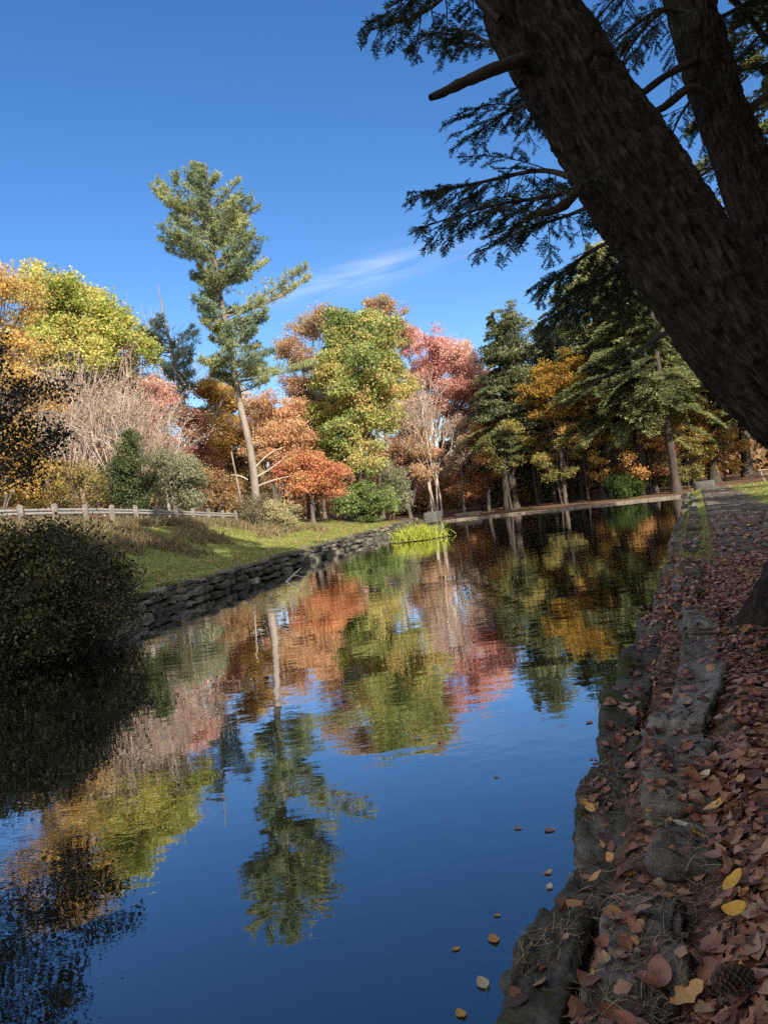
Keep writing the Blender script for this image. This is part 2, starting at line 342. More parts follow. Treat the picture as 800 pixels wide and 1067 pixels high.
def stone_mat(name, cols, moss=0.5):
    m, t, o = newmat(name)
    c = t.nodes.new('ShaderNodeTexCoord'); geo = t.nodes.new('ShaderNodeNewGeometry'); a = t.nodes.new('ShaderNodeAttribute'); a.attribute_name = 'tint'
    def N(sc, det=6, st=(1, 1, 1)):
        mp = t.nodes.new('ShaderNodeMapping'); mp.inputs['Scale'].default_value = st; t.links.new(c.outputs['Object'], mp.inputs[0])
        n = t.nodes.new('ShaderNodeTexNoise'); n.inputs['Scale'].default_value = sc; n.inputs['Detail'].default_value = det; n.inputs['Roughness'].default_value = 0.65; t.links.new(mp.outputs[0], n.inputs['Vector']); return n.outputs['Fac']
    n1 = N(13, 9); n2 = N(58, 8); n3 = N(3.2, 6); lay = N(6, 6, (1, 1, 9))
    ad = t.nodes.new('ShaderNodeMath'); ad.operation = 'MULTIPLY_ADD'; t.links.new(a.outputs['Fac'], ad.inputs[0]); ad.inputs[1].default_value = 0.45; t.links.new(n1, ad.inputs[2])
    sb = t.nodes.new('ShaderNodeMath'); sb.operation = 'SUBTRACT'; t.links.new(ad.outputs[0], sb.inputs[0]); sb.inputs[1].default_value = 0.22
    base = ramp(t, [(0.25, cols[0]), (0.5, cols[1]), (0.72, cols[2])], sb.outputs[0])
    sp = ramp(t, [(0.62, (0, 0, 0)), (0.72, (1, 1, 1))], n2)          # pale lichen freckles
    l1 = t.nodes.new('ShaderNodeMix'); l1.data_type = 'RGBA'; t.links.new(base, l1.inputs['A']); l1.inputs['B'].default_value = (0.24, 0.23, 0.20, 1)
    f1 = t.nodes.new('ShaderNodeMath'); f1.operation = 'MULTIPLY'; t.links.new(sp, f1.inputs[0]); f1.inputs[1].default_value = 0.35; t.links.new(f1.outputs[0], l1.inputs['Factor'])
    ms = ramp(t, [(0.60 - 0.16 * moss, (0, 0, 0)), (0.72 - 0.16 * moss, (1, 1, 1))], n3)
    mo = t.nodes.new('ShaderNodeMix'); mo.data_type = 'RGBA'; t.links.new(l1.outputs['Result'], mo.inputs['A']); t.links.new(ramp(t, [(0.3, (0.018, 0.026, 0.008)), (0.7, (0.06, 0.072, 0.018))], n2), mo.inputs['B'])
    f2 = t.nodes.new('ShaderNodeMath'); f2.operation = 'MULTIPLY'; t.links.new(ms, f2.inputs[0]); f2.inputs[1].default_value = min(1, moss * 1.5); t.links.new(f2.outputs[0], mo.inputs['Factor'])
    p = t.nodes.new('ShaderNodeBsdfPrincipled'); p.inputs['Roughness'].default_value = 0.82; p.inputs['Specular IOR Level'].default_value = 0.3; t.links.new(mo.outputs['Result'], p.inputs['Base Color'])
    b1 = t.nodes.new('ShaderNodeBump'); b1.inputs['Strength'].default_value = 0.7; b1.inputs['Distance'].default_value = 0.02; t.links.new(lay, b1.inputs['Height'])
    b2 = t.nodes.new('ShaderNodeBump'); b2.inputs['Strength'].default_value = 1.0; b2.inputs['Distance'].default_value = 0.010; t.links.new(n2, b2.inputs['Height']); t.links.new(b1.outputs[0], b2.inputs['Normal'])
    t.links.new(b2.outputs[0], p.inputs['Normal']); t.links.new(p.outputs[0], o.inputs[0]); return m
M_SLAB = stone_mat('grey_slate', [(0.055, 0.05, 0.043), (0.14, 0.13, 0.114), (0.28, 0.26, 0.23)], 0.4)
M_MOSSY = stone_mat('mossy_dark_stone', [(0.03, 0.027, 0.022), (0.075, 0.068, 0.057), (0.15, 0.138, 0.118)], 0.75)
M_WALL = stone_mat('field_stone', [(0.022, 0.02, 0.018), (0.062, 0.057, 0.048), (0.17, 0.155, 0.13)], 0.6)
M_BLOCK = stone_mat('dark_block_stone', [(0.03, 0.03, 0.03), (0.07, 0.07, 0.07), (0.13, 0.125, 0.12)], 0.3)

BV, BF, bvn = [], [], 0                       # what leaves can lie on
def collide(V, F):
    global bvn
    BV.extend(map(tuple, V)); BF.extend([tuple(int(i) + bvn for i in f) for f in F]); bvn += len(V)

# edging stones beside the camera, each traced where it lies: pixel corners, top height, thickness
EDGE = [
 ('mossy dark stone at the water\'s edge, lowest in the picture', [(500, 1075), (585, 1070), (590, 1030), (530, 1035)], 0.26, 0.50, 'm'),
 ('big rounded dark edging stone, widest of those touching the water', [(527, 1032), (600, 1030), (606, 948), (556, 945)], 0.28, 0.55, 'm'),
 ('mossy edging stone with orange and brown leaves on its top, above the big rounded one', [(578, 944), (640, 946), (648, 893), (594, 892)], 0.28, 0.50, 'm'),
 ('small blackish edging stone between two larger ones at the water', [(600, 890), (655, 890), (655, 845), (606, 845)], 0.29, 0.50, 'm'),
 ('low square edging stone strewn with needles beside the large flat slab', [(598, 842), (664, 842), (662, 792), (605, 792)], 0.29, 0.50, 'm'),
 ('tall mossy edging stone with a steep face, just left of the large flat slab', [(620, 790), (668, 790), (668, 735), (630, 735)], 0.30, 0.50, 'm'),
 ('mossy edging stone half under leaves, where the ledge narrows', [(630, 732), (680, 732), (684, 690), (645, 690)], 0.28, 0.50, 'm'),
 ('dark low stone on the leafy ledge below the slate slabs', [(648, 688), (690, 688), (694, 660), (660, 660)], 0.27, 0.50, 'm'),
 ('large flat grey slab, biggest in the right bank\'s edging', [(664, 838), (750, 836), (744, 757), (678, 757)], 0.46, 0.26, 's'),
 ('ridged dark slate slab just behind the large flat slab', [(692, 757), (750, 757), (744, 694), (704, 694)], 0.47, 0.28, 's'),
 ('short slate slab lying behind the ridged one', [(708, 690), (748, 690), (746, 662), (716, 662)], 0.48, 0.26, 's'),
 ('humped dark stone standing above the leaves at the path edge', [(712, 650), (748, 650), (746, 628), (718, 628)], 0.56, 0.30, 's'),
 ('flat grey slab covered in pine needles, nearest the camera', [(618, 1022), (716, 1022), (712, 936), (642, 936)], 0.42, 0.22, 's'),
 ('sunken slab almost buried by pine needles', [(682, 905), (756, 905), (752, 845), (694, 845)], 0.42, 0.22, 's'),
 ('cornered slab cut off by the bottom of the picture', [(590, 1100), (690, 1100), (690, 1030), (612, 1030)], 0.40, 0.22, 's'),
]
for k, (lab, cs, zt, th, ty) in enumerate(EDGE):
    P = np.array([onz(x, y, zt) for x, y in cs]); cen = P.mean(0)
    u = unit((P[2] + P[3] - P[0] - P[1])); L = np.linalg.norm((P[2] + P[3] - P[0] - P[1])) / 2; W = (np.linalg.norm(P[1] - P[0]) + np.linalg.norm(P[2] - P[3])) / 2
    rot = math.atan2(u[1], u[0]); mb = MB(); zt = zt + rng.uniform(-.03, .03) + (0.025 if ty == 's' else 0); c0 = np.array([cen[0], cen[1], zt - th / 2])
    X, F = stone(mb, c0, (L / 2 * 0.965, W / 2 * 1.0, th / 2), rot + rng.uniform(-.13, .13), n=36, k=22 if ty == 's' else 11, amp=0.055 if ty == 's' else 0.08, seed=k + 3, tilt=(rng.uniform(-.09, .09), rng.uniform(-.09, .05)), tint=rng.uniform(0.2, 0.8), layer=0.035)
    collide(X, F)
    tag(mb.build('edging_stone', M_SLAB if ty == 's' else M_MOSSY, org=c0, smooth=True), lab, 'stone', 'edging stones along the right bank')

# the rest of the right bank's wall: ledge stones and slabs away from the camera
mb = MB(); u = 8.6; k = 0
while u < 60.5:
    L = rng.uniform(0.5, 0.95); w = rng.uniform(0.34, 0.5); c = uv_right(u + L / 2, w / 2 + rng.uniform(-0.05, 0.07)); zt = rng.uniform(0.16, 0.34)
    X, F = stone(mb, (c[0], c[1], zt - 0.3), (L / 2, w / 2, 0.3), math.atan2(0.925, 0.379) + rng.uniform(-.1, .1), n=7, k=5, amp=0.1, seed=100 + k, tint=rng.uniform(0, 1)); collide(X, F)
    u += L * 0.98; k += 1
u = -9.0
while u < 1.6:
    L = rng.uniform(0.5, 0.95); c = uv_right(u + L / 2, 0.22); X, F = stone(mb, (c[0], c[1], 0.0), (L / 2, 0.25, 0.3), math.atan2(0.925, 0.379), n=6, k=5, amp=0.1, seed=300 + k, tint=rng.uniform(0, 1)); u += L; k += 1
u = 8.4
while u < 46:
    L = rng.uniform(0.4, 0.8); w = rng.uniform(0.24, 0.36)
    if rng.random() < 0.75:
        c = uv_right(u + L / 2, 0.60 + rng.uniform(-0.06, 0.06)); zt = rng.uniform(0.44, 0.53)
        X, F = stone(mb, (c[0], c[1], zt - 0.14), (L / 2, w / 2, 0.14), math.atan2(0.925, 0.379) + rng.uniform(-.15, .15), n=7, k=6, amp=0.09, seed=500 + k, tint=rng.uniform(0, 1)); collide(X, F)
    u += L; k += 1
tag(mb.build('stone_retaining_wall', M_MOSSY, smooth=True), 'low mossy stone wall running along the leafy path to the far end of the pond', 'wall')

# left bank: dry-stacked wall in courses
mb = MB(); k = 0
for course, (z0, h, off) in enumerate(((-0.15, 0.28, 0.0), (0.13, 0.18, 0.07), (0.31, 0.15, 0.15), (0.46, 0.14, 0.24))):
    y = 11.0 + 0.2 * course
    while y < 68.3:
        L = rng.uniform(0.45, 1.15) * (0.85 if course else 1.1)
        hh = h * rng.uniform(0.7, 1.2)
        if not (course == 3 and rng.random() < 0.18):
            c = left_pt(y + L / 2, off + 0.28 + rng.uniform(-0.14, 0.16))
            stone(mb, (c[0], c[1], z0 + hh / 2), (L / 2, rng.uniform(0.26, 0.36), hh / 2), math.atan2(0.9836, 0.1806) + rng.uniform(-.06, .06), n=6, k=7, amp=0.12, seed=900 + k, tint=rng.uniform(0, 1))
        y += L * 0.985; k += 1
tag(mb.build('dry_stone_wall', M_WALL, smooth=True), 'long low dry-stacked stone wall holding up the lawn on the left bank', 'wall')

# dam: coping and end blocks
M_COPING = noisemat('pale_coping', [(0.3, (0.10, 0.085, 0.065)), (0.7, (0.26, 0.22, 0.17))], 3, bump=0.3)
mb = MB(); d2 = (DAM_B - DAM_A); Ld = np.linalg.norm(d2); d2 = d2 / Ld; nseg = 16
for i in range(nseg):
    a = DAM_A + d2 * Ld * (i + 0.5) / nseg
    stone(mb, (a[0] + 0.541 * 0.2, a[1] + 0.842 * 0.2, -0.05), (Ld / nseg / 2 * 0.995, 0.28, 0.19 + rng.uniform(-.02, .02)), math.atan2(d2[1], d2[0]), n=4, k=14, amp=0.004, seed=i, tint=rng.uniform(0, 1))
tag(mb.build('dam_curb', M_COPING), 'pale stone curb across the far end of the pond below the woods', 'curb')
def block(name, label, px, py, Y, half, rot, mat=M_BLOCK, zc=None, cat='stone'):
    p = at(px, py, Y); mb = MB(); z = p[2] if zc is None else zc
    stone(mb, (p[0], p[1], z), half, rot, n=10, k=10, amp=0.04, seed=int(px)); tag(mb.build(name, mat, org=(p[0], p[1], z), smooth=True), label, cat)
block('stone_block', 'big squared dark stone ending the right bank wall beside the dam', 733, 506, 55, (1.2, 0.7, 0.55), 1.2, zc=0.45)
block('stone_block', 'dark stone block ending the left bank wall near the bare pale stems', 452, 545, 66, (1.5, 0.6, 0.5), 1.3, zc=0.5)
block('stone_slab', 'pale flat slab on the dam right of the left wall\'s end', 489, 545, 68.5, (1.2, 0.5, 0.2), -0.5, M_COPING, zc=0.30)

# flagstone path on the right bank
M_FLAG = stone_mat('flagstone', [(0.045, 0.037, 0.03), (0.085, 0.07, 0.057), (0.14, 0.12, 0.10)], 0.3)
mb = MB(); u = 7.0; k = 0
while u < 62:
    L = rng.uniform(0.5, 0.9); v = 1.0
    while v < 2.55:
        w = rng.uniform(0.4, 0.8); c = uv_right(u + L / 2 + rng.uniform(-.04, .04), v + w / 2)
        X, F = stone(mb, (c[0], c[1], gz(c[0], c[1]) + 0.005), (L / 2 * 0.95, w / 2 * 0.94, 0.035), math.atan2(0.925, 0.379) + rng.uniform(-.07, .07), n=5, k=9, amp=0.012, seed=2000 + k, tint=rng.uniform(0, 1), tilt=(rng.uniform(-.03, .03), rng.uniform(-.03, .03)))
        collide(X, F); v += w; k += 1
    u += L
tag(mb.build('path', M_FLAG, smooth=True), kind='structure')

# near ground for leaves to lie on (same heights as the ground sheet)
gxs = np.concatenate([np.arange(-3, -1.5, 0.25), np.arange(-1.5, 6, 0.09), np.arange(6, 12, 0.25)]); gys = np.concatenate([np.arange(-1, 0.5, 0.25), np.arange(0.5, 11, 0.09), np.arange(11, 26, 0.25)])
X_, Y_ = np.meshgrid(gxs, gys); Z_ = ground_z(X_, Y_); nn = len(gxs)
i_ = (np.arange(len(gys) - 1)[:, None] * nn + np.arange(nn - 1)[None]).ravel()
collide(np.stack([X_, Y_, Z_], -1).reshape(-1, 3), np.stack([i_, i_ + 1, i_ + 1 + nn, i_ + nn], -1))
bvh = BVHTree.FromPolygons(BV, BF)
def drop(x, y):
    h = bvh.ray_cast(Vector((x, y, 3)), Vector((0, 0, -1)))
    return (h[0], h[1]) if h[0] is not None else (None, None)

# ------------------------------------------------------------------ fallen leaves
def leaf_shape(L, W, fold, curl, n=5, lob=0.0):
    t = np.linspace(0, 1, n + 1); w = W * np.sin(np.pi * np.clip(t * 0.97 + 0.015, 0, 1)) ** 0.75 * (1 - 0.25 * t)
    w = w * (1 + lob * np.cos(t * 15)) ; w[0] = w[-1] = W * 0.03
    x = (t - 0.5) * L; z = curl * (t - 0.5) ** 2 * 4 * L
    V = np.concatenate([np.stack([x, -w, z + fold * w], -1), np.stack([x, 0 * w, z], -1), np.stack([x, w, z + fold * w], -1)])
    m = n + 1; i = np.arange(n); F = np.concatenate([np.stack([i, i + 1, i + 1 + m, i + m], -1), np.stack([i + m, i + m + 1, i + 1 + 2 * m, i + 2 * m], -1)])
    return V, F
def place(V, pos, nvec, yaw, tx=0, ty=0):
    N = unit(np.asarray(nvec) + np.array([tx, ty, 0])); A = unit(np.cross(N, [math.sin(yaw), -math.cos(yaw), 0.01])); B = np.cross(N, A)
    return pos + V[:, :1] * A + V[:, 1:2] * B + V[:, 2:3] * N
M_LITTER = leafmat('fallen_leaves', [(0.05, 0.03, 0.022), (0.14, 0.063, 0.04), (0.27, 0.115, 0.068), (0.37, 0.18, 0.11), (0.36, 0.24, 0.17), (0.42, 0.21, 0.065), (0.58, 0.34, 0.05)], 0.15, 0.5, 0.35)
mb = MB(); cnt = 0
def litter(n, ur, vr, prob, size=(0.035, 0.095), lift=0.02):
    for _ in range(n):
        u = ur[0] + (ur[1] - ur[0]) * rng.random() ** 1.35; v = rng.uniform(*vr)
        if rng.random() > prob(u, v): continue
        x, y = uv_right(u, v); p, nv = drop(x, y)
        if p is None or p.z < 0.06 or nv.z < 0.55: continue
        L = rng.uniform(*size); V, F = leaf_shape(L, L * rng.uniform(0.30, 0.5), rng.uniform(-0.3, 0.4), rng.normal() * 0.2, n=6, lob=rng.uniform(0.2, 0.4) if rng.random() < .55 else 0)
        V = place(V, np.array(p) + np.array([0, 0, 0.012 + lift * rng.random() ** 2]), nv, rng.uniform(0, 6.28), rng.normal() * 0.18, rng.normal() * 0.18)
        mb.add(V, F, np.clip(rng.beta(1.6, 1.9) * (0.86 if rng.random() < .95 else 1.16), 0, 1))
litter(24000, (0.6, 14), (0.62, 3.0), lambda u, v: 0.07 + 0.93 * sm(v + 0.06 * math.sin(u * 3) - 0.10 * sm(u, 4.0, 5.0) * (1 - sm(u, 7.5, 9)), 0.66, 0.86) if v < 1.9 or u < 6.5 else 0.5, lift=0.045)
litter(7000, (0.8, 4.8), (0.6, 2.0), lambda u, v: sm(v + 0.07 * math.sin(u * 3), 0.62, 0.85), size=(0.03, 0.11), lift=0.05)
litter(2600, (1.0, 15), (0.02, 0.66), lambda u, v: (0.2 + 0.65 * sm(v, 0.24, 0.34) * (1 - sm(v, 0.46, 0.56))) if u < 4.2 else (0.45 if u < 8.5 else 0.75))
litter(4500, (9, 26), (0.05, 2.6), lambda u, v: 0.75 - 0.02 * u, size=(0.07, 0.12))
for _ in range(5200):                        # scattered on the lawns of both banks
    if rng.random() < 0.7: y_ = rng.uniform(13, 56); x_, y_ = left_pt(y_, 0.4 + 6.5 * rng.random())
    else: x_, y_ = uv_right(rng.uniform(14, 56), 2.6 + 7 * rng.random())
    L = rng.uniform(0.06, 0.11); V, F = leaf_shape(L, L * 0.4, 0.4, 0.2, n=3); mb.add(place(V, np.array([x_, y_, gz(x_, y_) + 0.045]), (0, 0, 1), rng.uniform(0, 6.28), rng.normal() * .3, rng.normal() * .3), F, np.clip(rng.beta(2.2, 1.6), 0, 1))
for _ in range(34):                         # afloat along the right bank
    x_, y_ = uv_right(1.5 + 14 * rng.random() ** 1.5, -0.05 - 0.16 * rng.exponential()); L = rng.uniform(0.03, 0.08); V, F = leaf_shape(L, L * 0.4, 0.1, 0.1, n=4); mb.add(place(V, np.array([x_, y_, 0.003]), (0, 0, 1), rng.uniform(0, 6.28)), F, rng.uniform(0.5, 1))
tag(mb.build('leaf_litter', M_LITTER), 'brown fallen leaves spread over the path and ledge of the right bank', 'fallen leaves', kind='stuff')

M_NEEDLE = leafmat('dry_pine_needles', [(0.14, 0.095, 0.055), (0.28, 0.20, 0.12), (0.42, 0.33, 0.20)], 0.1, 0.5, 0.3)
mb = MB()
for _ in range(13000):
    u = 1.0 + 4.6 * rng.random() ** 1.3; v = rng.uniform(0.0, 1.5)
    if rng.random() > (0.95 if v < 0.85 else 0.3): continue
    x, y = uv_right(u, v)
    if fbm(np.array([x * 2.2, y * 2.2, 0]), 3, 9) < -0.25: continue
    p, nv = drop(x, y)
    if p is None or p.z < 0.06 or nv.z < 0.5: continue
    yaw = rng.uniform(0, 6.28); L = rng.uniform(0.05, 0.12); t = np.linspace(-.5, .5, 5)
    b = rng.normal() * 0.12; V = np.concatenate([np.stack([t * L, t * t * b * L * 4 - 0.0011, 0 * t + 0.004], -1), np.stack([t * L, t * t * b * L * 4 + 0.0011, 0 * t + 0.004], -1)])
    i = np.arange(4); F = np.stack([i, i + 1, i + 6, i + 5], -1)
    mb.add(place(V, np.array(p) + np.array([0, 0, 0.02 * rng.random() ** 2]), nv, yaw, rng.normal() * .12, rng.normal() * .12), F, rng.random())
tag(mb.build('pine_needles', M_NEEDLE), 'dry tan pine needles caught on the near edging stones', 'pine needles', kind='stuff')

def single_leaf(px, py, L, W, yaw, cols, label, z=None, rough=0.45, lob=0.0, fold=0.25, curl=0.12):
    p = onz(px, py, 0.45); 
    if z is None:
        d = Vector(unit(ray(px, py))); h = bvh.ray_cast(Vector(EYEP), d)
        p = np.array(h[0]) if h[0] is not None else p; nv = np.array(h[1]) if h[0] is not None else (0, 0, 1)
        if nv[2] < 0.4: nv = np.array([0, -0.4, 0.9])
    else: p = onz(px, py, z); nv = (0, 0, 1)
    mb = MB(); V, F = leaf_shape(L, W, fold, curl, n=12, lob=lob); V[:, 2] += 0.004 * vnoise(V * 60, int(px))
    p = p + np.array([0, 0, 0.055 if z is None else 0.004])
    mb.add(place(V, p, nv, yaw, rng.normal() * .08, rng.normal() * .08 - 0.1), F, 0.4 + 0.4 * rng.random(len(F)))
    st = np.array([[-L / 2, 0, curl * L], [-L * 0.62, 0.004, curl * L + 0.004], [-L * 0.8, 0.012, 0.0]]); 
    tube(mb, place(st, p, nv, yaw), [0.0016, 0.0013, 0.001], 4, 0.1)
    m = leafmat('leaf_' + label[:14], cols, 0.2, rough, 0.4)
    tag(mb.build('fallen_leaf', m, org=p, smooth=True), label, 'leaf', 'bright fallen leaves on the right bank')
GOLD = [(0.55, 0.28, 0.04), (0.72, 0.39, 0.04), (0.78, 0.48, 0.08)]
PALE = [(0.52, 0.42, 0.28), (0.66, 0.55, 0.38), (0.7, 0.6, 0.46)]
TAN = [(0.40, 0.19, 0.07), (0.58, 0.30, 0.10), (0.64, 0.38, 0.16)]
single_leaf(766, 933, 0.105, 0.036, 0.3, GOLD, 'broad golden leaf lying right above another golden leaf on brown litter')
single_leaf(768, 964, 0.100, 0.040, 2.3, GOLD, 'golden oval leaf with a dark speck, lower of a stacked pair')
single_leaf(748, 851, 0.135, 0.036, 3.0, [(0.45, 0.24, 0.07), (0.65, 0.38, 0.1), (0.72, 0.48, 0.18)], 'long yellow tan leaf beside the sunken slab')
single_leaf(728, 882, 0.062, 0.022, 2.6, GOLD, 'small bright yellow leaf next to the pale round one')
single_leaf(709, 871, 0.070, 0.028, 2.9, PALE, 'pale cream rounded leaf on the dark slab')
single_leaf(681, 855, 0.085, 0.016, 0.1, TAN, 'narrow yellow brown leaf lying flat behind the needles')
single_leaf(637, 906, 0.060, 0.026, 1.6, TAN, 'tan squarish leaf among dull ones on the mossy stone')
single_leaf(600, 957, 0.100, 0.034, 2.0, [(0.32, 0.13, 0.04), (0.45, 0.2, 0.06), (0.5, 0.27, 0.1)], 'orange brown leaf drooping over the big rounded stone')
single_leaf(622, 926, 0.075, 0.022, 0.0, TAN, 'light tan leaf on the leafy mossy stone')
single_leaf(615, 851, 0.075, 0.024, 2.4, TAN, 'curled tan leaf on the small blackish stone')
single_leaf(720, 1056, 0.125, 0.05, 0.2, [(0.46, 0.24, 0.08), (0.64, 0.36, 0.13), (0.7, 0.45, 0.2)], 'large lobed buff leaf at the bottom of the picture', lob=0.35)
single_leaf(773, 824, 0.080, 0.026, 1.4, TAN, 'orange tan leaf standing out in the litter right of the large slab')
single_leaf(735, 818, 0.070, 0.020, 0.2, PALE, 'pale thin leaf on the lower corner of the large slab')
single_leaf(690, 1028, 0.095, 0.045, 1.0, [(0.24, 0.11, 0.08), (0.34, 0.17, 0.13), (0.4, 0.22, 0.17)], 'dull mauve round leaf at the foot of the needle slab')
single_leaf(503, 1026, 0.075, 0.03, 1.9, [(0.40, 0.32, 0.2), (0.5, 0.42, 0.28), (0.55, 0.48, 0.34)], 'pale leaf floating on the dark water by the nearest stones', z=0.0)
single_leaf(571, 910, 0.05, 0.02, 0.4, TAN, 'small tan leaf afloat against the leafy stone', z=0.0)
single_leaf(572, 925, 0.05, 0.02, 1.2, PALE, 'small white leaf afloat below the tan one', z=0.0)

# pine cone
pc = onz(762, 1020, 0.52); root = thing('pine_cone', 'dark open pine cone lying among needles at the bottom right', 'pine cone', pc)
mb = MB(); ax = unit([1, 0.35, -0.05]); a1 = unit(np.cross(ax, [0, 0, 1])); a2 = np.cross(ax, a1)
for i in range(130):
    t = i / 130; th = i * 2.39996; rr = 0.030 * math.sin(math.pi * (0.12 + 0.84 * t)) ** 0.8; cdir = a1 * math.cos(th) + a2 * math.sin(th)
    p = ax * (t - 0.5) * 0.13; o_ = unit(cdir + ax * (0.3 + 0.6 * t)); sd = unit(np.cross(o_, ax)); b = p + cdir * rr * 0.3; e = p + cdir * rr + o_ * 0.008
    mb.add([b - sd * 0.004, b + sd * 0.004, e + sd * 0.008, e + o_ * 0.006, e - sd * 0.008], [(0, 1, 2, 3, 4)], rng.random())
mb.build('scales', leafmat('cone_scales', [(0.03, 0.02, 0.015), (0.09, 0.06, 0.045)], 0.0, 0.6), root)
mb = MB(); tt = np.linspace(-.5, .5, 9); tube(mb, ax * tt[:, None] * 0.12, 0.010 * np.cos(tt * 2.8) + 0.002, 8); mb.build('core', M_BARKD, root)

# ------------------------------------------------------------------ grass and low growth
def blades(mb, P, h, w, lean=0.35, tint=None):
    n = len(P); d = rng.normal(size=(n, 3)) * lean; d[:, 2] = 1; d = nrm(d); sd = nrm(np.cross(d, rdir(n))); hh = h * rng.uniform(0.5, 1.25, n)[:, None]
    bend = rng.normal(size=(n, 3)) * 0.25 * hh; bend[:, 2] = -0.1 * hh[:, 0]
    V = np.stack([P - sd * w, P + sd * w, P + d * hh * 0.6 + sd * w * 0.7, P + d * hh * 0.6 - sd * w * 0.7, P + d * hh + bend], 1).reshape(-1, 3)
    i = np.arange(n) * 5; t = rng.random(n) if tint is None else tint
    mb.add(V, np.stack([i, i + 1, i + 2, i + 3], -1), t)
    mb.F.append(np.stack([i + 3, i + 2, i + 4], -1) + mb.n - len(V)); mb.T.append(np.asarray(t))
M_GRASS = leafmat('lawn_grass', [(0.13, 0.17, 0.045), (0.24, 0.28, 0.07), (0.36, 0.36, 0.13)], 0.45)
mb = MB(); n = 34000; yy = 12 + 50 * rng.random(n); s = rng.uniform(0.35, 7.0, n); P = np.stack([-9.45 + 0.1836 * yy - 0.9836 * s, yy + 0.1806 * s], -1); P = np.column_stack([P, ground_z(P[:, 0], P[:, 1])])
blades(mb, P, 0.09, 0.012)
n = 16000; u = rng.uniform(13, 58, n); v = np.where(rng.random(n) < 0.2, rng.uniform(0.35, 0.98, n), 2.55 + rng.uniform(0, 8, n)); x, y = uv_right(u, v); P = np.stack([x, y, ground_z(x, y)], -1)
blades(mb, P, 0.08, 0.012)
tag(mb.build('lawn_grass', M_GRASS), 'short green lawn grass on both banks of the pond', 'grass', kind='stuff')

M_DRY = leafmat('tall_dry_grass', [(0.07, 0.075, 0.03), (0.13, 0.11, 0.05), (0.24, 0.18, 0.10), (0.34, 0.27, 0.17)], 0.25)
mb = MB(); n = 36000; yy = rng.uniform(13, 50, n); s = 3.1 + 5.2 * rng.random(n) ** 0.8
P = np.stack([-9.45 + 0.1836 * yy - 0.9836 * s, yy + 0.1806 * s], -1); den = fbm(np.column_stack([P * 0.5, 0 * yy]), 3, 4); keep = den > -0.35 + 0.5 * (s < 4.2) + 0.02 * (yy - 25); P = P[keep]
P = np.column_stack([P, ground_z(P[:, 0], P[:, 1])]); sN = s_left(P[:, 0], P[:, 1]); near = sN > 6.3; blades(mb, P[~near], 0.5, 0.014, 0.45); blades(mb, np.repeat(P[near], 2, 0) + rng.normal(size=(2 * near.sum(), 3)) * [0.15, 0.15, 0], 0.55, 0.014, 0.45)
tag(mb.build('tall_grass', M_DRY), 'tall brownish weeds and dry grass on the slope below the guardrail', 'tall grass', kind='stuff')

M_LIME = leafmat('lime_sedge', [(0.22, 0.28, 0.03), (0.34, 0.38, 0.05), (0.45, 0.45, 0.09)], 0.35)
c = onz(436, 563, 0.0); mb = MB(); n = 900; P = np.column_stack([c[0] + rng.normal(size=n) * 0.55, c[1] + rng.normal(size=n) * 0.5, np.full(n, 0.05)]); blades(mb, P, 0.95, 0.016, 0.6)
tag(mb.build('sedge_clump', M_LIME, org=c), 'bright lime green sedge tuft growing out of the water by the left wall\'s end', 'plant')

# ------------------------------------------------------------------ guardrail on the road bank
M_POST = noisemat('weathered_post', [(0.3, (0.09, 0.08, 0.07)), (0.7, (0.20, 0.18, 0.165))], 5, bump=0.3)
M_RAIL = noisemat('galvanised_rail', [(0.3, (0.19, 0.185, 0.18)), (0.7, (0.34, 0.33, 0.32))], 6, rough=0.5, bump=0.1, spec=0.5)
def rail_pt(y): p = left_pt(y, 8.3); return np.array([p[0], p[1], gz(p[0], p[1])])
b0 = rail_pt(19); root = thing('guardrail', 'long grey guardrail with pale posts along the road at the top of the left bank', 'guardrail', b0)
ysr = np.linspace(19, 58, 80); path = np.array([rail_pt(y) for y in ysr]); path[:, 2] = zroad(ysr) + 0.62
prof = np.array([(-0.12, 0.0), (-0.09, 0.06), (-0.045, 0.06), (0.0, 0.005), (0.045, 0.06), (0.09, 0.06), (0.12, 0.0)])   # W-shaped beam
nrm2 = np.array([0.9836, -0.1806, 0])
V = (path[:, None] + np.array([0, 0, 1.0]) * prof[None, :, :1] + nrm2 * (prof[None, :, 1:2] + 0.1)); m7 = 7
i = (np.arange(79)[:, None] * m7 + np.arange(6)[None]).ravel(); mb = MB(); mb.add(V.reshape(-1, 3), np.stack([i, i + 1, i + 1 + m7, i + m7], -1)); V2 = V - nrm2 * 0.012; mb.add(V2.reshape(-1, 3), np.stack([i, i + m7, i + 1 + m7, i + 1], -1))
mb.build('rail', M_RAIL, root, org=b0)
yp = 19.6; k = 0
while yp < 58:
    p = rail_pt(yp); p[2] = zroad(yp); p[:2] += nrm2[:2] * 0.22; mb = MB(); stone(mb, (p[0], p[1], p[2] + 0.30), (0.11, 0.11, 0.60 + rng.uniform(-.05, .05)), 0.2, n=4, k=16, amp=0.008, seed=k); mb.build('post', M_POST, root, org=b0); yp += 2.0; k += 1

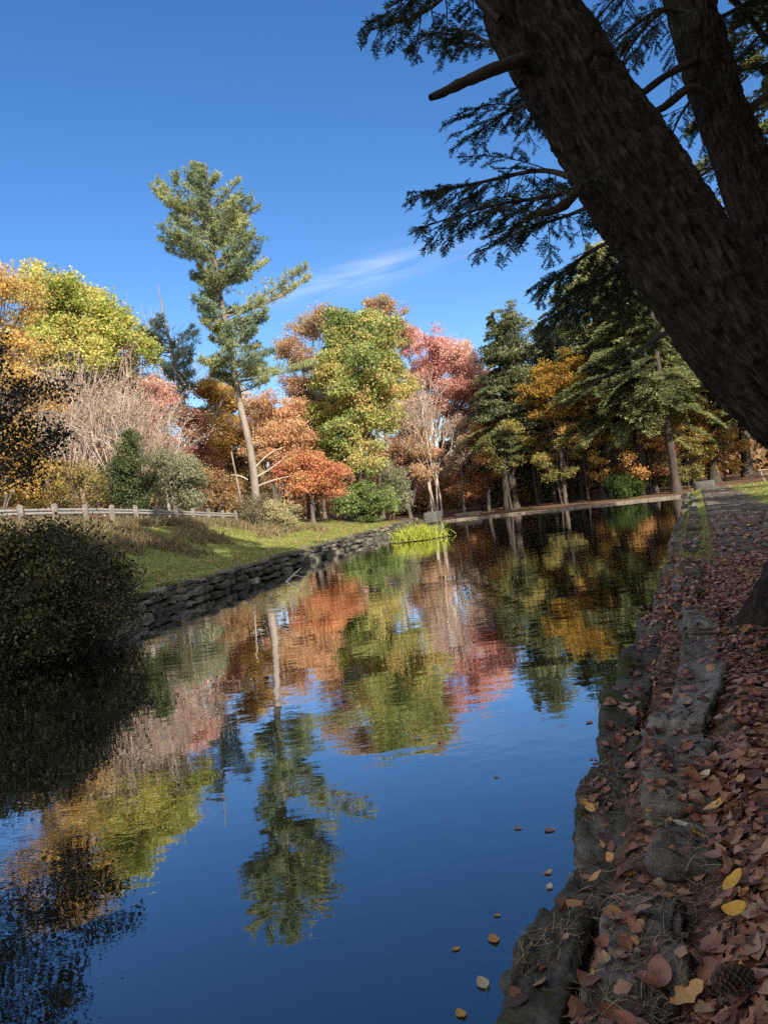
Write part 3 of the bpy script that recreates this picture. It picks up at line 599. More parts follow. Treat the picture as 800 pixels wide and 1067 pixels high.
# ------------------------------------------------------------------ tree builders
def deciduous(name, label, cat, base, lobes, Y, pal, leaf=0.13, dens=1.0, trunk_r=0.18, sparse=0.0, depth=1.0, bark=None, group=None, grad=0.5, stems=1, seed=None, flat=1.0):
    """base and lobes are photo pixels at distance Y; lobes (px, py, r) become balls of leaf clumps with their own depth"""
    bp = at(base[0], base[1], Y); bp[2] = gz(bp[0], bp[1]) - 0.05
    root = thing(name, label, cat, bp, group); mc, mt = MB(), MB()
    pts = np.array([at(x, y, Y) for x, y, r in lobes]); rad = np.array([r * Y / F_PX for x, y, r in lobes])
    halfw = (np.ptp(pts[:, 0]) / 2 + rad.mean()) * 0.8 * depth
    ctr = pts.mean(0); top = pts[np.argmax(pts[:, 2] + rad)] 
    L2, R2, base_t = [], [], []
    for p, r in zip(pts, rad):
        L2.append(p + np.array([0, rng.uniform(-0.6, 0.25) * halfw, 0])); R2.append(r); base_t.append(rng.random())
        if depth > 0.5: L2.append(p + np.array([rng.normal() * 0.3 * r, rng.uniform(0.2, 0.9) * halfw, -0.15 * r])); R2.append(r * 0.9); base_t.append(rng.random())
    zmax, zmin = max(q[2] + r for q, r in zip(L2, R2)), min(q[2] - r for q, r in zip(L2, R2))
    for q, r, bt in zip(L2, R2, base_t):
        ns = rng.integers(8, 13); sub = q + rdir(ns) * r * rng.uniform(0.25, 1.25, ns)[:, None] * np.array([1, 1, 0.9]); sr = r * rng.uniform(0.22, 0.52, ns); stn = rng.normal(size=ns) * 0.15
        ncl = max(int(44 * r * r * dens * (1 - 0.5 * sparse)) + 8, 10); pick = rng.choice(ns, ncl, p=sr ** 2 / (sr ** 2).sum()); D = rdir(ncl); far_ = np.where(rng.random(ncl) < 0.24, rng.uniform(1.05, 1.8, ncl), 1.0)
        cp = sub[pick] + D * (sr[pick] * (1 - 0.6 * rng.random(ncl) ** 1.6) * far_)[:, None] * np.array([1, 1, 0.8]); nl = int(24 * (1 - 0.5 * sparse)); sg = 0.16 + 0.08 * r
        nl = int(nl * 1.5); cl_t = np.clip(0.5 + (bt - 0.5) * 0.6 + stn[pick] + rng.normal(size=ncl) * 0.15, 0, 1)
        P = np.repeat(cp, nl, 0) + rng.normal(size=(ncl * nl, 3)) * sg * np.array([1 / flat ** 0.4, 1 / flat ** 0.4, 0.6 * flat])
        ht = (P[:, 2] - zmin) / max(zmax - zmin, 1); t = np.clip(np.repeat(cl_t, nl) * (1 - grad * 0.4) + grad * 0.4 * ht + rng.normal(size=len(P)) * 0.25, 0, 1)
        leaf_cloud(mc, P, leaf * 0.68, t, 0.25, np.repeat(D, nl, 0) * 0.2)
        # a limb into the lobe, with twigs out to some clumps
        h0 = rng.uniform(0.25, 0.8); st = bp + (np.array([ctr[0], ctr[1], q[2]]) - bp) * h0 * np.array([1, 1, 0.9]); 
        midp = (st + q) / 2 + np.array([0, 0, 0.15 * np.linalg.norm(q - st)]); rl = trunk_r * 0.35 * (1 - 0.4 * h0)
        tube(mt, bez(st, midp, q, 7), np.linspace(rl, rl * 0.35, 7), 5)
        for c_ in cp[:: max(1, ncl // 7)]: tube(mt, bez(q + (st - q) * rng.uniform(0, 0.5), (q + c_) / 2 + rng.normal(size=3) * 0.1 * r, c_, 4), [rl * 0.35, rl * 0.25, rl * 0.18, 0.012], 4)
    for j in range(stems):
        tp = np.array([ctr[0], ctr[1], zmax - 0.25 * (zmax - zmin)]) if stems == 1 else L2[j % len(L2)]
        off = np.array([rng.normal(), rng.normal(), 0]) * (0.0 if stems == 1 else 0.3)
        tr = bez(bp + off, bp + off + np.array([rng.normal() * .2, rng.normal() * .2, (tp[2] - bp[2]) * 0.55]), tp, 12); rr = trunk_r / math.sqrt(stems) * np.linspace(1, 0.22, 12); rr[0] *= 1.35
        tube(mt, tr, rr, 8)
    mt.build('trunk', bark or M_BARK, root, org=bp, smooth=True)
    mc.build('crown', leafmat(*pal), root, org=bp)
    return root

def conifer_meshes(H, cb, Rm, seed, droop=0.25, dens=1.0, dead=4):
    """trunk and crown meshes of a hemlock-like conifer standing at the origin"""
    global rng
    keep = rng; rng = np.random.default_rng(seed); mt, mc = MB(), MB(); r0 = H * 0.017
    ph = rng.uniform(0, 6); sway = lambda z: np.array([0.25 * math.sin(z * 0.25 + ph), 0.25 * math.cos(z * 0.21 + ph), 0]) * z / H
    zs = np.linspace(-0.2, H, 16); rr = r0 * (1 - zs.clip(0) / H) ** 0.8 + 0.015; rr[0] *= 1.5; tube(mt, np.array([sway(z) + [0, 0, z] for z in zs]), rr, 9)
    z = cb
    while z < H - 0.3:
        f = (z - cb) / (H - cb); Rz = Rm * (0.35 + 0.65 * min(1, (1 - f) * 1.35)) * (1 - f) ** 0.55 * (0.62 + 0.38 * min(1, f * 5)) + 0.25
        for _ in range(rng.integers(2, 5)):
            if rng.random() < 0.14: continue
            az = rng.uniform(0, 6.283); L = Rz * rng.uniform(0.3, 1.3); o = np.array([math.cos(az), math.sin(az), 0]); sd = np.array([-o[1], o[0], 0])
            rise = 0.25 * f + 0.05; st = sway(z) + np.array([0, 0, z + rng.uniform(-.2, .2)])
            P = bez(st, st + o * L * 0.55 + np.array([0, 0, L * rise * 0.9]), st + o * L + np.array([0, 0, L * (rise - droop * rng.uniform(0.5, 1.5))]), 7)
            tube(mt, P, np.linspace(0.028 * (1 - f) + 0.014, 0.008, 7), 4)
            n = int((60 + 80 * L) * dens); t = 0.18 + 0.82 * rng.random(n) ** 0.75; k = np.minimum((t * 6).astype(int), 5); q = P[k] + (P[k + 1] - P[k]) * (t * 6 - k)[:, None]
            lat = rng.uniform(-1, 1, n) * 0.42 * L * (1.05 - t) ** 0.7 * np.minimum(1, t * 3)
            q = q + sd * lat[:, None] + o * (np.abs(lat) * 0.5)[:, None]; q[:, 2] += -0.16 * np.abs(lat) + rng.normal(size=n) * 0.07
            dr = nrm(o + sd * np.sign(lat)[:, None] * rng.uniform(0.3, 1.0, n)[:, None] + np.array([0, 0, -0.25]) + rng.normal(size=(n, 3)) * 0.25)
            nn_ = nrm(np.array([0, 0, 1.0]) + rng.normal(size=(n, 3)) * 0.45); bb = nrm(np.cross(nn_, dr)); ln = rng.uniform(0.08, 0.21, n)[:, None]
            bt = rng.uniform(0.1, 0.9); diamonds(mc, q, dr * ln, bb * ln * 0.33, np.clip(bt * 0.7 + 0.15 + 0.12 * rng.normal(size=n) + 0.15 * (t - 0.5), 0, 1))
        z += rng.uniform(0.16, 0.40)
    for _ in range(dead * 4):
        az = rng.uniform(0, 6.283); z = rng.uniform(0.15 * cb + 0.6, cb); o = np.array([math.cos(az), math.sin(az), 0]); st = sway(z) + np.array([0, 0, z]); L = rng.uniform(0.6, 2.2)
        tube(mt, bez(st, st + o * L * 0.5, st + o * L + np.array([0, 0, -0.25 * L]), 4), [0.02, 0.015, 0.01, 0.005], 4)
    rng = keep
    return mt, mc

def pine(name, label, cat, trunk_px, Y, prof, pal, seed=1, tuft=0.2, r0=0.36, dz=0.42, dens=1.0, upz=0.5, bark=M_PINE, group=None):
    """open white-pine crown; prof rows (py, left px, right px, fill) give the branch reach either side of the trunk"""
    global rng
    keep = rng; rng = np.random.default_rng(seed)
    T = np.array([at(x, y, Y) for x, y in trunk_px]); T[0, 2] = gz(T[0, 0], T[0, 1]) - 0.1
    root = thing(name, label, cat, T[0], group); mt, mc = MB(), MB(); tr = spline(T, 40); H = tr[-1, 2] - tr[0, 2]; f = (tr[:, 2] - tr[0, 2]) / H
    rr = r0 * (1 - f) ** 0.75 + 0.02; rr[0] *= 1.3; tube(mt, tr, rr, 10)
    py = np.array([at(trunk_px[-1][0], p[0], Y)[2] for p in prof]); 
    o_ = np.argsort(py); py = py[o_]; Lp = np.array([p[1] for p in prof], float)[o_] * Y / F_PX; Rp = np.array([p[2] for p in prof], float)[o_] * Y / F_PX; Fp = np.array([p[3] for p in prof], float)[o_]
    z = py[0]
    while z < py[-1]:
        l, r_, fl = np.interp(z, py, Lp), np.interp(z, py, Rp), np.interp(z, py, Fp); st0 = np.array([np.interp(z, tr[:, 2], tr[:, a]) for a in range(3)]); fz = (z - py[0]) / (py[-1] - py[0])
        for _ in range(rng.integers(3, 6)):
            az = rng.uniform(0, 6.283); cx = math.cos(az); reach = (r_ * (1 + cx) / 2 + l * (1 - cx) / 2); reach = reach if abs(cx) > 0.5 else (reach + 0.5 * (l + r_)) / 2
            if rng.random() > fl: continue
            L = reach * rng.uniform(0.35, 1.15); o = np.array([cx, math.sin(az), 0]); sd = np.array([-o[1], o[0], 0]); up = (0.12 + upz * fz) * rng.uniform(0.6, 1.4)
            st = st0 + np.array([0, 0, rng.uniform(-.2, .2) - 0.35 * up * L]); e = st + o * L + np.array([0, 0, up * L]); P = bez(st, st + o * L * 0.55 + np.array([0, 0, up * L * 0.25]), e, 8)
            tube(mt, P, np.linspace(0.02 + 0.012 * L, 0.012, 8), 5)
            n = int((9 + 15 * L) * dens); t = 0.22 + 0.80 * rng.random(n) ** 0.75; t = np.minimum(t, 1); k = np.minimum((t * 7).astype(int), 6); q = P[k] + (P[k + 1] - P[k]) * (t * 7 - k)[:, None]
            lat = rng.normal(size=n) * 0.23 * L * (1.15 - t) + rng.normal(size=n) * 0.12; q = q + sd * lat[:, None]; q[:, 2] += np.abs(rng.normal(size=n)) * 0.16 + 0.05 * np.abs(lat)
            m = 9; Q = np.repeat(q, m, 0); d = nrm(rng.normal(size=(n * m, 3)) * 0.75 + o * 0.5 + np.array([0, 0, 0.45])); ln = tuft * rng.uniform(0.7, 1.2, n * m)[:, None]; b = nrm(np.cross(d, rdir(n * m)))
            bt = rng.uniform(0.0, 1.0); diamonds(mc, Q + d * ln, d * ln, b * 0.024, np.clip(np.repeat(bt * 0.75 + 0.14 * rng.normal(size=n), m) + 0.07 * rng.normal(size=n * m) + 0.12, 0, 1))
        z += dz * rng.uniform(0.7, 1.3)
    mt.build('trunk', bark, root, org=T[0], smooth=True); mc.build('crown', leafmat(*pal), root, org=T[0])
    rng = keep
    return root, tr

def bare_shrub(name, label, cat, base, top, Y, spread, stems=5, depth=4, bark=M_BARKP, group=None, seed=0, leaves=None, r=0.05, lean=0.0):
    global rng
    keep = rng; rng = np.random.default_rng(seed + 50)
    bp = at(*base, Y); bp[2] = gz(bp[0], bp[1]) - 0.05; H = at(*top, Y)[2] - bp[2]; S = spread * Y / F_PX; root = thing(name, label, cat, bp, group); mt = MB(); tips = []
    def grow(p, d, L, r, k):
        e = p + d * L; m = (p + e) / 2 + rng.normal(size=3) * 0.06 * L; tube(mt, bez(p, m, e, 4), np.linspace(r, r * 0.62, 4), 5 if r > 0.03 else 3)
        if k == 0: tips.append(e); return
        for _ in range(3 if k < 3 else 2 + (rng.random() < 0.5)):
            dd = nrm(d + rng.normal(size=3) * 0.34 + np.array([0, 0, 0.10])); grow(p + (e - p) * rng.uniform(0.55, 1.0), dd, L * rng.uniform(0.55, 0.85), max(r * 0.58, 0.011), k - 1)
    for j in range(stems):
        d = nrm(np.array([rng.uniform(-1, 1) * S / H * 0.8 + lean, rng.uniform(-1, 1) * S / H * 0.8, 1.0])); grow(bp + np.array([rng.normal() * .25, rng.normal() * .25, 0]), d, H * 0.42 * rng.uniform(0.8, 1.1), r * rng.uniform(0.7, 1.2), depth)
    mt.build('stems', bark, root, org=bp)
    if leaves:
        pal, n, sz = leaves; T = np.array(tips)[rng.integers(0, len(tips), n)] + rng.normal(size=(n, 3)) * 0.22; mc = MB(); leaf_cloud(mc, T, sz, rng.random(n)); mc.build('leaves', leafmat(*pal), root, org=bp)
    rng = keep
    return root

# palettes (name, colours)
P_ORANGE = ('orange_leaves', [(0.26, 0.14, 0.07), (0.46, 0.24, 0.09), (0.60, 0.33, 0.12), (0.62, 0.44, 0.18)])
P_GOLD = ('gold_leaves', [(0.38, 0.22, 0.08), (0.58, 0.36, 0.10), (0.66, 0.45, 0.14), (0.56, 0.47, 0.22)])
P_PEACH = ('peach_leaves', [(0.44, 0.22, 0.14), (0.60, 0.34, 0.20), (0.66, 0.43, 0.22), (0.58, 0.46, 0.32)])
P_YG = ('yellow_green_leaves', [(0.16, 0.20, 0.06), (0.32, 0.37, 0.08), (0.48, 0.51, 0.13), (0.60, 0.56, 0.18), (0.60, 0.44, 0.18)])
P_MAPLE = ('turning_maple_leaves', [(0.13, 0.18, 0.07), (0.26, 0.34, 0.10), (0.42, 0.46, 0.15), (0.58, 0.53, 0.21), (0.62, 0.40, 0.18)])
P_RED = ('red_pink_leaves', [(0.50, 0.22, 0.19), (0.64, 0.30, 0.27), (0.74, 0.42, 0.38), (0.76, 0.52, 0.42), (0.62, 0.50, 0.38)])
P_RUST = ('rust_leaves', [(0.28, 0.16, 0.11), (0.44, 0.26, 0.15), (0.54, 0.34, 0.19), (0.36, 0.34, 0.16)])
P_REDOR = ('red_orange_leaves', [(0.38, 0.14, 0.09), (0.54, 0.22, 0.12), (0.62, 0.31, 0.15), (0.56, 0.40, 0.18)])
P_TWIG = ('beige_twig_leaves', [(0.28, 0.22, 0.18), (0.42, 0.34, 0.26), (0.50, 0.38, 0.29), (0.46, 0.30, 0.25)])
P_OLIVE = ('olive_grey_leaves', [(0.14, 0.15, 0.08), (0.26, 0.27, 0.16), (0.38, 0.38, 0.25)])
P_GREEN = ('mid_green_leaves', [(0.10, 0.14, 0.05), (0.19, 0.26, 0.09), (0.33, 0.40, 0.15)])
P_STRAW = ('straw_leaves', [(0.26, 0.23, 0.12), (0.44, 0.40, 0.22), (0.56, 0.52, 0.29)])
P_HEM = ('hemlock_needles', [(0.06, 0.08, 0.04), (0.12, 0.15, 0.065), (0.20, 0.22, 0.09), (0.32, 0.32, 0.14)], 0.35)
P_SPR = ('dark_spruce_needles', [(0.03, 0.05, 0.02), (0.06, 0.085, 0.03), (0.10, 0.115, 0.045)], 0.2)
P_PINE = ('white_pine_needles', [(0.15, 0.21, 0.16), (0.20, 0.265, 0.17), (0.30, 0.34, 0.15), (0.42, 0.42, 0.18)], 0.38)
P_DARK = ('shaded_tree_leaves', [(0.02, 0.018, 0.016), (0.045, 0.038, 0.025), (0.08, 0.07, 0.03)], 0.15)  # near-black because the leaves' backlit shade is put into the palette
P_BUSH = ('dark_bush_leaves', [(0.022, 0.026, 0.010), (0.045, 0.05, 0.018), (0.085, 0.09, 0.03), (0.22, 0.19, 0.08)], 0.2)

# ------------------------------------------------------------------ the tall pine and its neighbours on the left
pr, ptr = pine('white_pine', 'tall lone white pine with a bare pinkish lower trunk rising above the autumn trees', 'tree',
     [(266, 520), (262, 475), (250, 420), (240, 365), (233, 325), (226, 285), (216, 230), (206, 170)], 50,
     [(174, 6, 6, 1), (184, 13, 13, 1), (200, 28, 28, 1), (225, 48, 52, 1), (245, 54, 54, 1), (262, 46, 52, 1), (280, 38, 60, 1), (296, 30, 70, 1), (318, 14, 96, 0.7), (335, 34, 80, 0.5), (348, 40, 40, 0.4), (360, 18, 40, 0.2), (378, 22, 108, 0.9), (400, 20, 96, 0.9), (410, 6, 60, 0.3)], P_PINE, seed=9, dens=1.4, dz=0.33, upz=0.62, tuft=0.155, r0=0.265)
mb = MB()
for a, b, c in (((266, 487), (280, 470), (296, 466)), ((267, 497), (285, 488), (297, 476)), ((268, 507), (282, 500), (303, 496)), ((258, 500), (250, 494), (240, 495))):
    A, B, D = at(*a, 50), at(*b, 49.6), at(*c, 49.2); tube(mb, bez(A, B, D, 8), np.linspace(0.05, 0.015, 8), 5)
mb.build('dead_branch', M_DEAD, pr, org=np.array(pr.location))
pine('white_pine', 'smaller blue-green pine with a bare thin top behind the thicket, left of the tall pine', 'tree',
     [(204, 520), (195, 440), (183, 380), (172, 335), (165, 298)], 60, [(340, 14, 14, 0.5), (352, 30, 34, 0.8), (368, 34, 44, 0.9), (385, 30, 40, 0.9), (400, 26, 34, 0.8), (425, 24, 24, 0.7), (450, 24, 24, 0.7)],
     ('blue_pine_needles', [(0.13, 0.18, 0.15), (0.19, 0.24, 0.18), (0.29, 0.32, 0.18)], 0.35), seed=11, r0=0.25, tuft=0.17)
bare_shrub('bare_tree', 'grey leafless tree top showing above the small pine', 'tree', (178, 520), (160, 305), 61, 26, stems=2, depth=5, bark=noisemat('grey_twigs', [(0.3, (0.20, 0.18, 0.17)), (0.7, (0.34, 0.31, 0.30))], 3), seed=4, r=0.12)
A = at(253, 520, 47); B = at(241, 470, 47); A[2] = gz(A[0], A[1]) - 0.1; mb = MB(); tube(mb, bez(A, (A + B) / 2, B, 8), np.linspace(0.075, 0.045, 8), 7); tag(mb.build('dead_stem', M_PINE, org=A), 'pale dead stem leaning beside the tall pine\'s trunk', 'dead stem')

deciduous('autumn_tree', 'dull orange tree at the far left edge, taller than the thicket', 'tree', (-8, 545), [(-14, 292, 30), (12, 305, 20), (-20, 340, 40), (8, 350, 26), (-10, 400, 40), (22, 395, 16), (-5, 455, 36), (12, 492, 24)], 34, P_GOLD, leaf=0.10, dens=0.75, trunk_r=0.22, sparse=0.4)
deciduous('autumn_tree', 'domed yellow-green tree topping the trees on the left', 'tree', (80, 525), [(32, 302, 20), (55, 300, 22), (82, 312, 22), (108, 326, 22), (132, 342, 17), (60, 330, 26), (92, 344, 24), (122, 356, 20), (145, 360, 10), (35, 330, 22), (75, 362, 24), (45, 362, 22), (110, 372, 20)], 47, P_YG, leaf=0.14, trunk_r=0.3)
deciduous('autumn_tree', 'brownish half-bare tree behind the pale stems of the thicket', 'tree', (65, 525), [(50, 395, 30), (85, 400, 28), (60, 440, 30), (30, 430, 25), (95, 445, 25), (55, 485, 26), (90, 490, 22)], 49, P_TWIG, leaf=0.11, sparse=0.45, trunk_r=0.18)
deciduous('autumn_tree', 'pinkish beige thin-leaved tree right of the thicket, next to the narrow red one', 'tree', (140, 525), [(125, 395, 24), (150, 400, 20), (135, 435, 26), (160, 445, 18), (120, 470, 22), (150, 480, 22)], 50, ('pink_beige_leaves', [(0.30, 0.20, 0.16), (0.40, 0.26, 0.20), (0.46, 0.30, 0.2), (0.34, 0.30, 0.2)]), leaf=0.11, sparse=0.45, trunk_r=0.16)
deciduous('autumn_tree', 'narrow red-pink tree between the thicket and the small pine', 'tree', (172, 525), [(163, 405, 13), (168, 425, 15), (160, 448, 13), (172, 460, 12)], 48, P_RED, leaf=0.11, sparse=0.2, trunk_r=0.1)
deciduous('autumn_tree', 'golden orange tree right behind the tall pine\'s trunk, on its left', 'tree', (232, 525), [(218, 408, 18), (236, 412, 16), (228, 432, 20), (212, 440, 15), (240, 452, 20), (225, 470, 20)], 62, P_GOLD, leaf=0.14)
deciduous('autumn_tree', 'dusky red small tree below the small pine, left of the golden one', 'tree', (210, 525), [(200, 432, 13), (208, 450, 14), (200, 472, 15), (212, 490, 14)], 57, ('dusky_red_leaves', [(0.28, 0.10, 0.08), (0.42, 0.17, 0.12), (0.46, 0.26, 0.15)]), leaf=0.12, sparse=0.2)
deciduous('autumn_tree', 'peach orange tree right of the tall pine\'s trunk', 'tree', (288, 525), [(268, 425, 18), (292, 430, 18), (280, 448, 24), (305, 455, 20), (270, 470, 18), (295, 478, 20)], 63, P_PEACH, leaf=0.14)
deciduous('autumn_tree', 'red-orange low tree under the peach one, at the lawn edge', 'tree', (325, 532), [(318, 482, 16), (335, 492, 16), (305, 497, 15), (345, 505, 13), (322, 508, 16), (352, 490, 9)], 56, P_REDOR, leaf=0.13)
deciduous('autumn_tree', 'thin rust-brown tree crown showing left of the tall green and yellow maple', 'tree', (330, 530), [(318, 338, 16), (335, 328, 14), (302, 362, 15), (315, 372, 16), (308, 398, 15), (325, 400, 12)], 68, P_RUST, leaf=0.14, sparse=0.5)
deciduous('autumn_tree', 'tall green and yellow maple in the middle of the far trees', 'tree', (376, 530), [(362, 328, 17), (384, 334, 17), (352, 352, 20), (392, 358, 22), (370, 362, 22), (408, 376, 15), (350, 385, 20), (378, 395, 26), (400, 402, 20), (356, 415, 20), (385, 428, 22), (360, 445, 18), (380, 458, 18), (350, 468, 14), (372, 482, 16)], 62, P_MAPLE, leaf=0.16, trunk_r=0.32, grad=0.1)
deciduous('autumn_tree', 'sparse orange tree top peeking out above the green and yellow maple', 'tree', (398, 530), [(398, 320, 12), (412, 335, 11), (388, 318, 8), (420, 350, 11)], 72, P_RUST, leaf=0.14, sparse=0.5)
deciduous('autumn_tree', 'big red and pink maple right of the green and yellow one', 'tree', (450, 535), [(428, 352, 15), (446, 362, 18), (470, 378, 19), (452, 388, 20), (490, 398, 15), (434, 392, 16), (502, 406, 10), (474, 408, 18), (428, 425, 18), (455, 425, 18), (485, 432, 15), (430, 455, 15)], 76, P_RED, leaf=0.15, trunk_r=0.28, sparse=0.25)
deciduous('autumn_tree', 'tawny orange tree filling the gap under the thin rust crown left of the maple', 'tree', (322, 532), [(312, 425, 17), (332, 420, 17), (322, 440, 18), (340, 448, 16), (310, 455, 15), (330, 465, 18), (345, 475, 14)], 70, ('tawny_leaves', [(0.30, 0.19, 0.12), (0.50, 0.31, 0.16), (0.60, 0.40, 0.2), (0.42, 0.40, 0.18)]), leaf=0.14)
deciduous('autumn_tree', 'salmon tree between the green and yellow maple and the bare pale stems', 'tree', (428, 538), [(418, 440, 15), (436, 448, 15), (425, 462, 16), (442, 470, 14), (418, 480, 14), (435, 490, 14)], 72, ('salmon_leaves', [(0.34, 0.22, 0.15), (0.54, 0.32, 0.22), (0.62, 0.38, 0.26), (0.44, 0.38, 0.2)]), leaf=0.13, sparse=0.2)
deciduous('autumn_tree', 'pale tan tree with fine leaves right of the bare pale stems', 'tree', (484, 536), [(478, 445, 14), (492, 455, 13), (482, 468, 14), (496, 480, 12), (476, 485, 12)], 73, P_TWIG, leaf=0.12, sparse=0.25)
deciduous('autumn_tree', 'ochre tree low behind the golden orange and dusky red ones', 'tree', (222, 528), [(250, 485, 15), (238, 490, 16), (222, 488, 15), (205, 505, 14), (255, 505, 13), (235, 512, 14)], 66, ('ochre_leaves', [(0.28, 0.21, 0.1), (0.46, 0.33, 0.15), (0.56, 0.42, 0.2), (0.38, 0.36, 0.16)]), leaf=0.14)
deciduous('autumn_tree', 'green and ochre tree behind the thicket, under the yellow-green dome', 'tree', (30, 530), [(25, 395, 24), (60, 390, 24), (100, 395, 24), (135, 395, 18), (40, 425, 24), (80, 420, 24), (115, 425, 22), (20, 455, 22)], 53, ('green_ochre_leaves', [(0.2, 0.19, 0.1), (0.33, 0.29, 0.15), (0.46, 0.36, 0.19), (0.5, 0.34, 0.2)]), leaf=0.13, dens=0.8)
deciduous('autumn_tree', 'soft yellow-green tree showing between the peach and the green and yellow trees', 'tree', (338, 535), [(338, 400, 13), (330, 430, 14), (345, 425, 12), (335, 455, 13), (350, 500, 12), (342, 480, 13)], 65, P_YG, leaf=0.13, sparse=0.35)
deciduous('autumn_tree', 'pale pink airy tree crown behind the right side of the red maple', 'tree', (500, 538), [(490, 385, 12), (505, 395, 12), (498, 420, 13), (484, 362, 9), (505, 440, 11)], 75, P_RED, leaf=0.13, sparse=0.5)
bare_shrub('bare_tree', 'pale leafless tree with several slim stems in front of the red maple', 'tree', (457, 539), (458, 395), 71.5, 28, stems=5, depth=5, seed=8, r=0.10, leaves=(P_TWIG, 3500, 0.09))
deciduous('autumn_shrub', 'bright green shrub under the green and yellow maple at the lawn end', 'shrub', (385, 540), [(372, 512, 13), (388, 520, 14), (404, 524, 12), (362, 526, 12), (384, 534, 12)], 62, P_GREEN, leaf=0.13, trunk_r=0.05, stems=4)
deciduous('autumn_shrub', 'grey-green arching shrub right of the bright green one', 'shrub', (410, 538), [(402, 490, 11), (414, 500, 12), (404, 506, 12), (420, 520, 11)], 65, P_OLIVE, leaf=0.11, trunk_r=0.05, stems=4, sparse=0.3)
deciduous('autumn_shrub', 'pale straw-coloured bush at the lawn edge right of the tall pine', 'shrub', (290, 548), [(284, 526, 11), (296, 534, 11), (290, 542, 10), (302, 544, 7)], 46, P_STRAW, leaf=0.07, trunk_r=0.04, stems=4)
deciduous('autumn_shrub', 'olive bush hiding the foot of the tall pine', 'shrub', (264, 545), [(258, 525, 10), (270, 522, 10), (262, 536, 11), (275, 538, 8)], 46.5, ('olive_pale_leaves', [(0.08, 0.08, 0.04), (0.18, 0.16, 0.09), (0.32, 0.28, 0.18)]), leaf=0.07, trunk_r=0.04, stems=4)
deciduous('autumn_shrub', 'grey-olive bush above the guardrail right of the dark little conifer', 'shrub', (185, 528), [(172, 478, 14), (186, 488, 17), (200, 496, 15), (178, 508, 17), (198, 516, 13)], 42, P_OLIVE, leaf=0.09, trunk_r=0.06, stems=4)
deciduous('autumn_shrub', 'mixed rusty bush by the guardrail left of the tall pine\'s foot', 'shrub', (228, 530), [(218, 498, 13), (232, 505, 13), (222, 518, 12), (242, 520, 10)], 51, ('mixed_bush_leaves', [(0.18, 0.14, 0.07), (0.38, 0.22, 0.10), (0.46, 0.26, 0.16), (0.30, 0.30, 0.12)]), leaf=0.10, trunk_r=0.05, stems=4)
deciduous('autumn_shrub', 'yellow and olive undergrowth above the rail left of the dark little conifer', 'shrub', (85, 530), [(70, 495, 18), (95, 500, 18), (110, 512, 14), (60, 515, 16), (85, 520, 16)], 40, ('undergrowth_leaves', [(0.16, 0.13, 0.07), (0.30, 0.24, 0.12), (0.42, 0.30, 0.12), (0.22, 0.24, 0.09)]), leaf=0.09, trunk_r=0.05, stems=5, sparse=0.3)
deciduous('autumn_shrub', 'yellowish shrub at the left edge behind the rail', 'shrub', (35, 535), [(25, 480, 18), (45, 495, 18), (20, 508, 18), (45, 520, 14)], 38, ('yellowish_leaves', [(0.24, 0.18, 0.06), (0.42, 0.30, 0.08), (0.28, 0.30, 0.08)]), leaf=0.09, trunk_r=0.05, stems=5, sparse=0.3)
for k, (bx, tx, ty, Yk, sp, lab) in enumerate([(52, 40, 395, 43, 30, 'leftmost of the pale bare thickets above the rail'), (78, 66, 380, 42, 26, 'pale bare thicket with slim upright stems, second from the left edge'),
        (98, 92, 372, 44, 30, 'tallest pale bare thicket under the yellow-green tree'), (122, 116, 385, 42, 28, 'pale bare thicket with white forked trunks left of the dark little conifer'),
        (148, 140, 400, 45, 26, 'pinkish bare thicket straight above the dark little conifer'), (170, 158, 420, 44, 20, 'short bare thicket right of the dark little conifer')]):
    bare_shrub('bare_thicket', lab, 'thicket', (bx, 525), (tx, ty), Yk, sp, stems=6, depth=4, seed=20 + k, r=0.052, leaves=(P_TWIG, 2600, 0.06), group='bare thickets along the road')

# near left: shaded bush over the water and the shade-darkened tree leaning in
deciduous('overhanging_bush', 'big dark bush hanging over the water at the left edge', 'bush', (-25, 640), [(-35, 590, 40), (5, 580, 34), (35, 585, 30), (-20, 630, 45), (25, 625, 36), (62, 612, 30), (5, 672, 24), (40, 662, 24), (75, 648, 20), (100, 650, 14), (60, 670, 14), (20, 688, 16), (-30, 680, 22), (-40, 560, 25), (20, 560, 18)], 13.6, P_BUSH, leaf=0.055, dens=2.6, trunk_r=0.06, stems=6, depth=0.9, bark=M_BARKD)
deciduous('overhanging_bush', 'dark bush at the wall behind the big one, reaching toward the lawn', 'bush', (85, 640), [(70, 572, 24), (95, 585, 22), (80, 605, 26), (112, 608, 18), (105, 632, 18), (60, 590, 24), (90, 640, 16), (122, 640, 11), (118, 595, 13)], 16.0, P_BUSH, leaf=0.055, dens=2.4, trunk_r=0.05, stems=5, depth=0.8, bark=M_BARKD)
deciduous('shade_tree', 'shade-darkened tree leaning in from beyond the left edge, its leaf sprays over the thicket', 'tree', (-260, 620), [(18, 408, 13), (48, 408, 13), (8, 440, 16), (26, 455, 17), (42, 470, 13), (5, 482, 20), (34, 492, 12), (62, 452, 7), (-15, 380, 22), (-40, 430, 40), (-90, 380, 60), (-140, 300, 70), (-50, 330, 40), (-220, 240, 80), (-180, 400, 70)], 13.5, P_DARK, leaf=0.055, dens=3.2, trunk_r=0.05, depth=0.35, bark=M_BARKD, sparse=0.45)

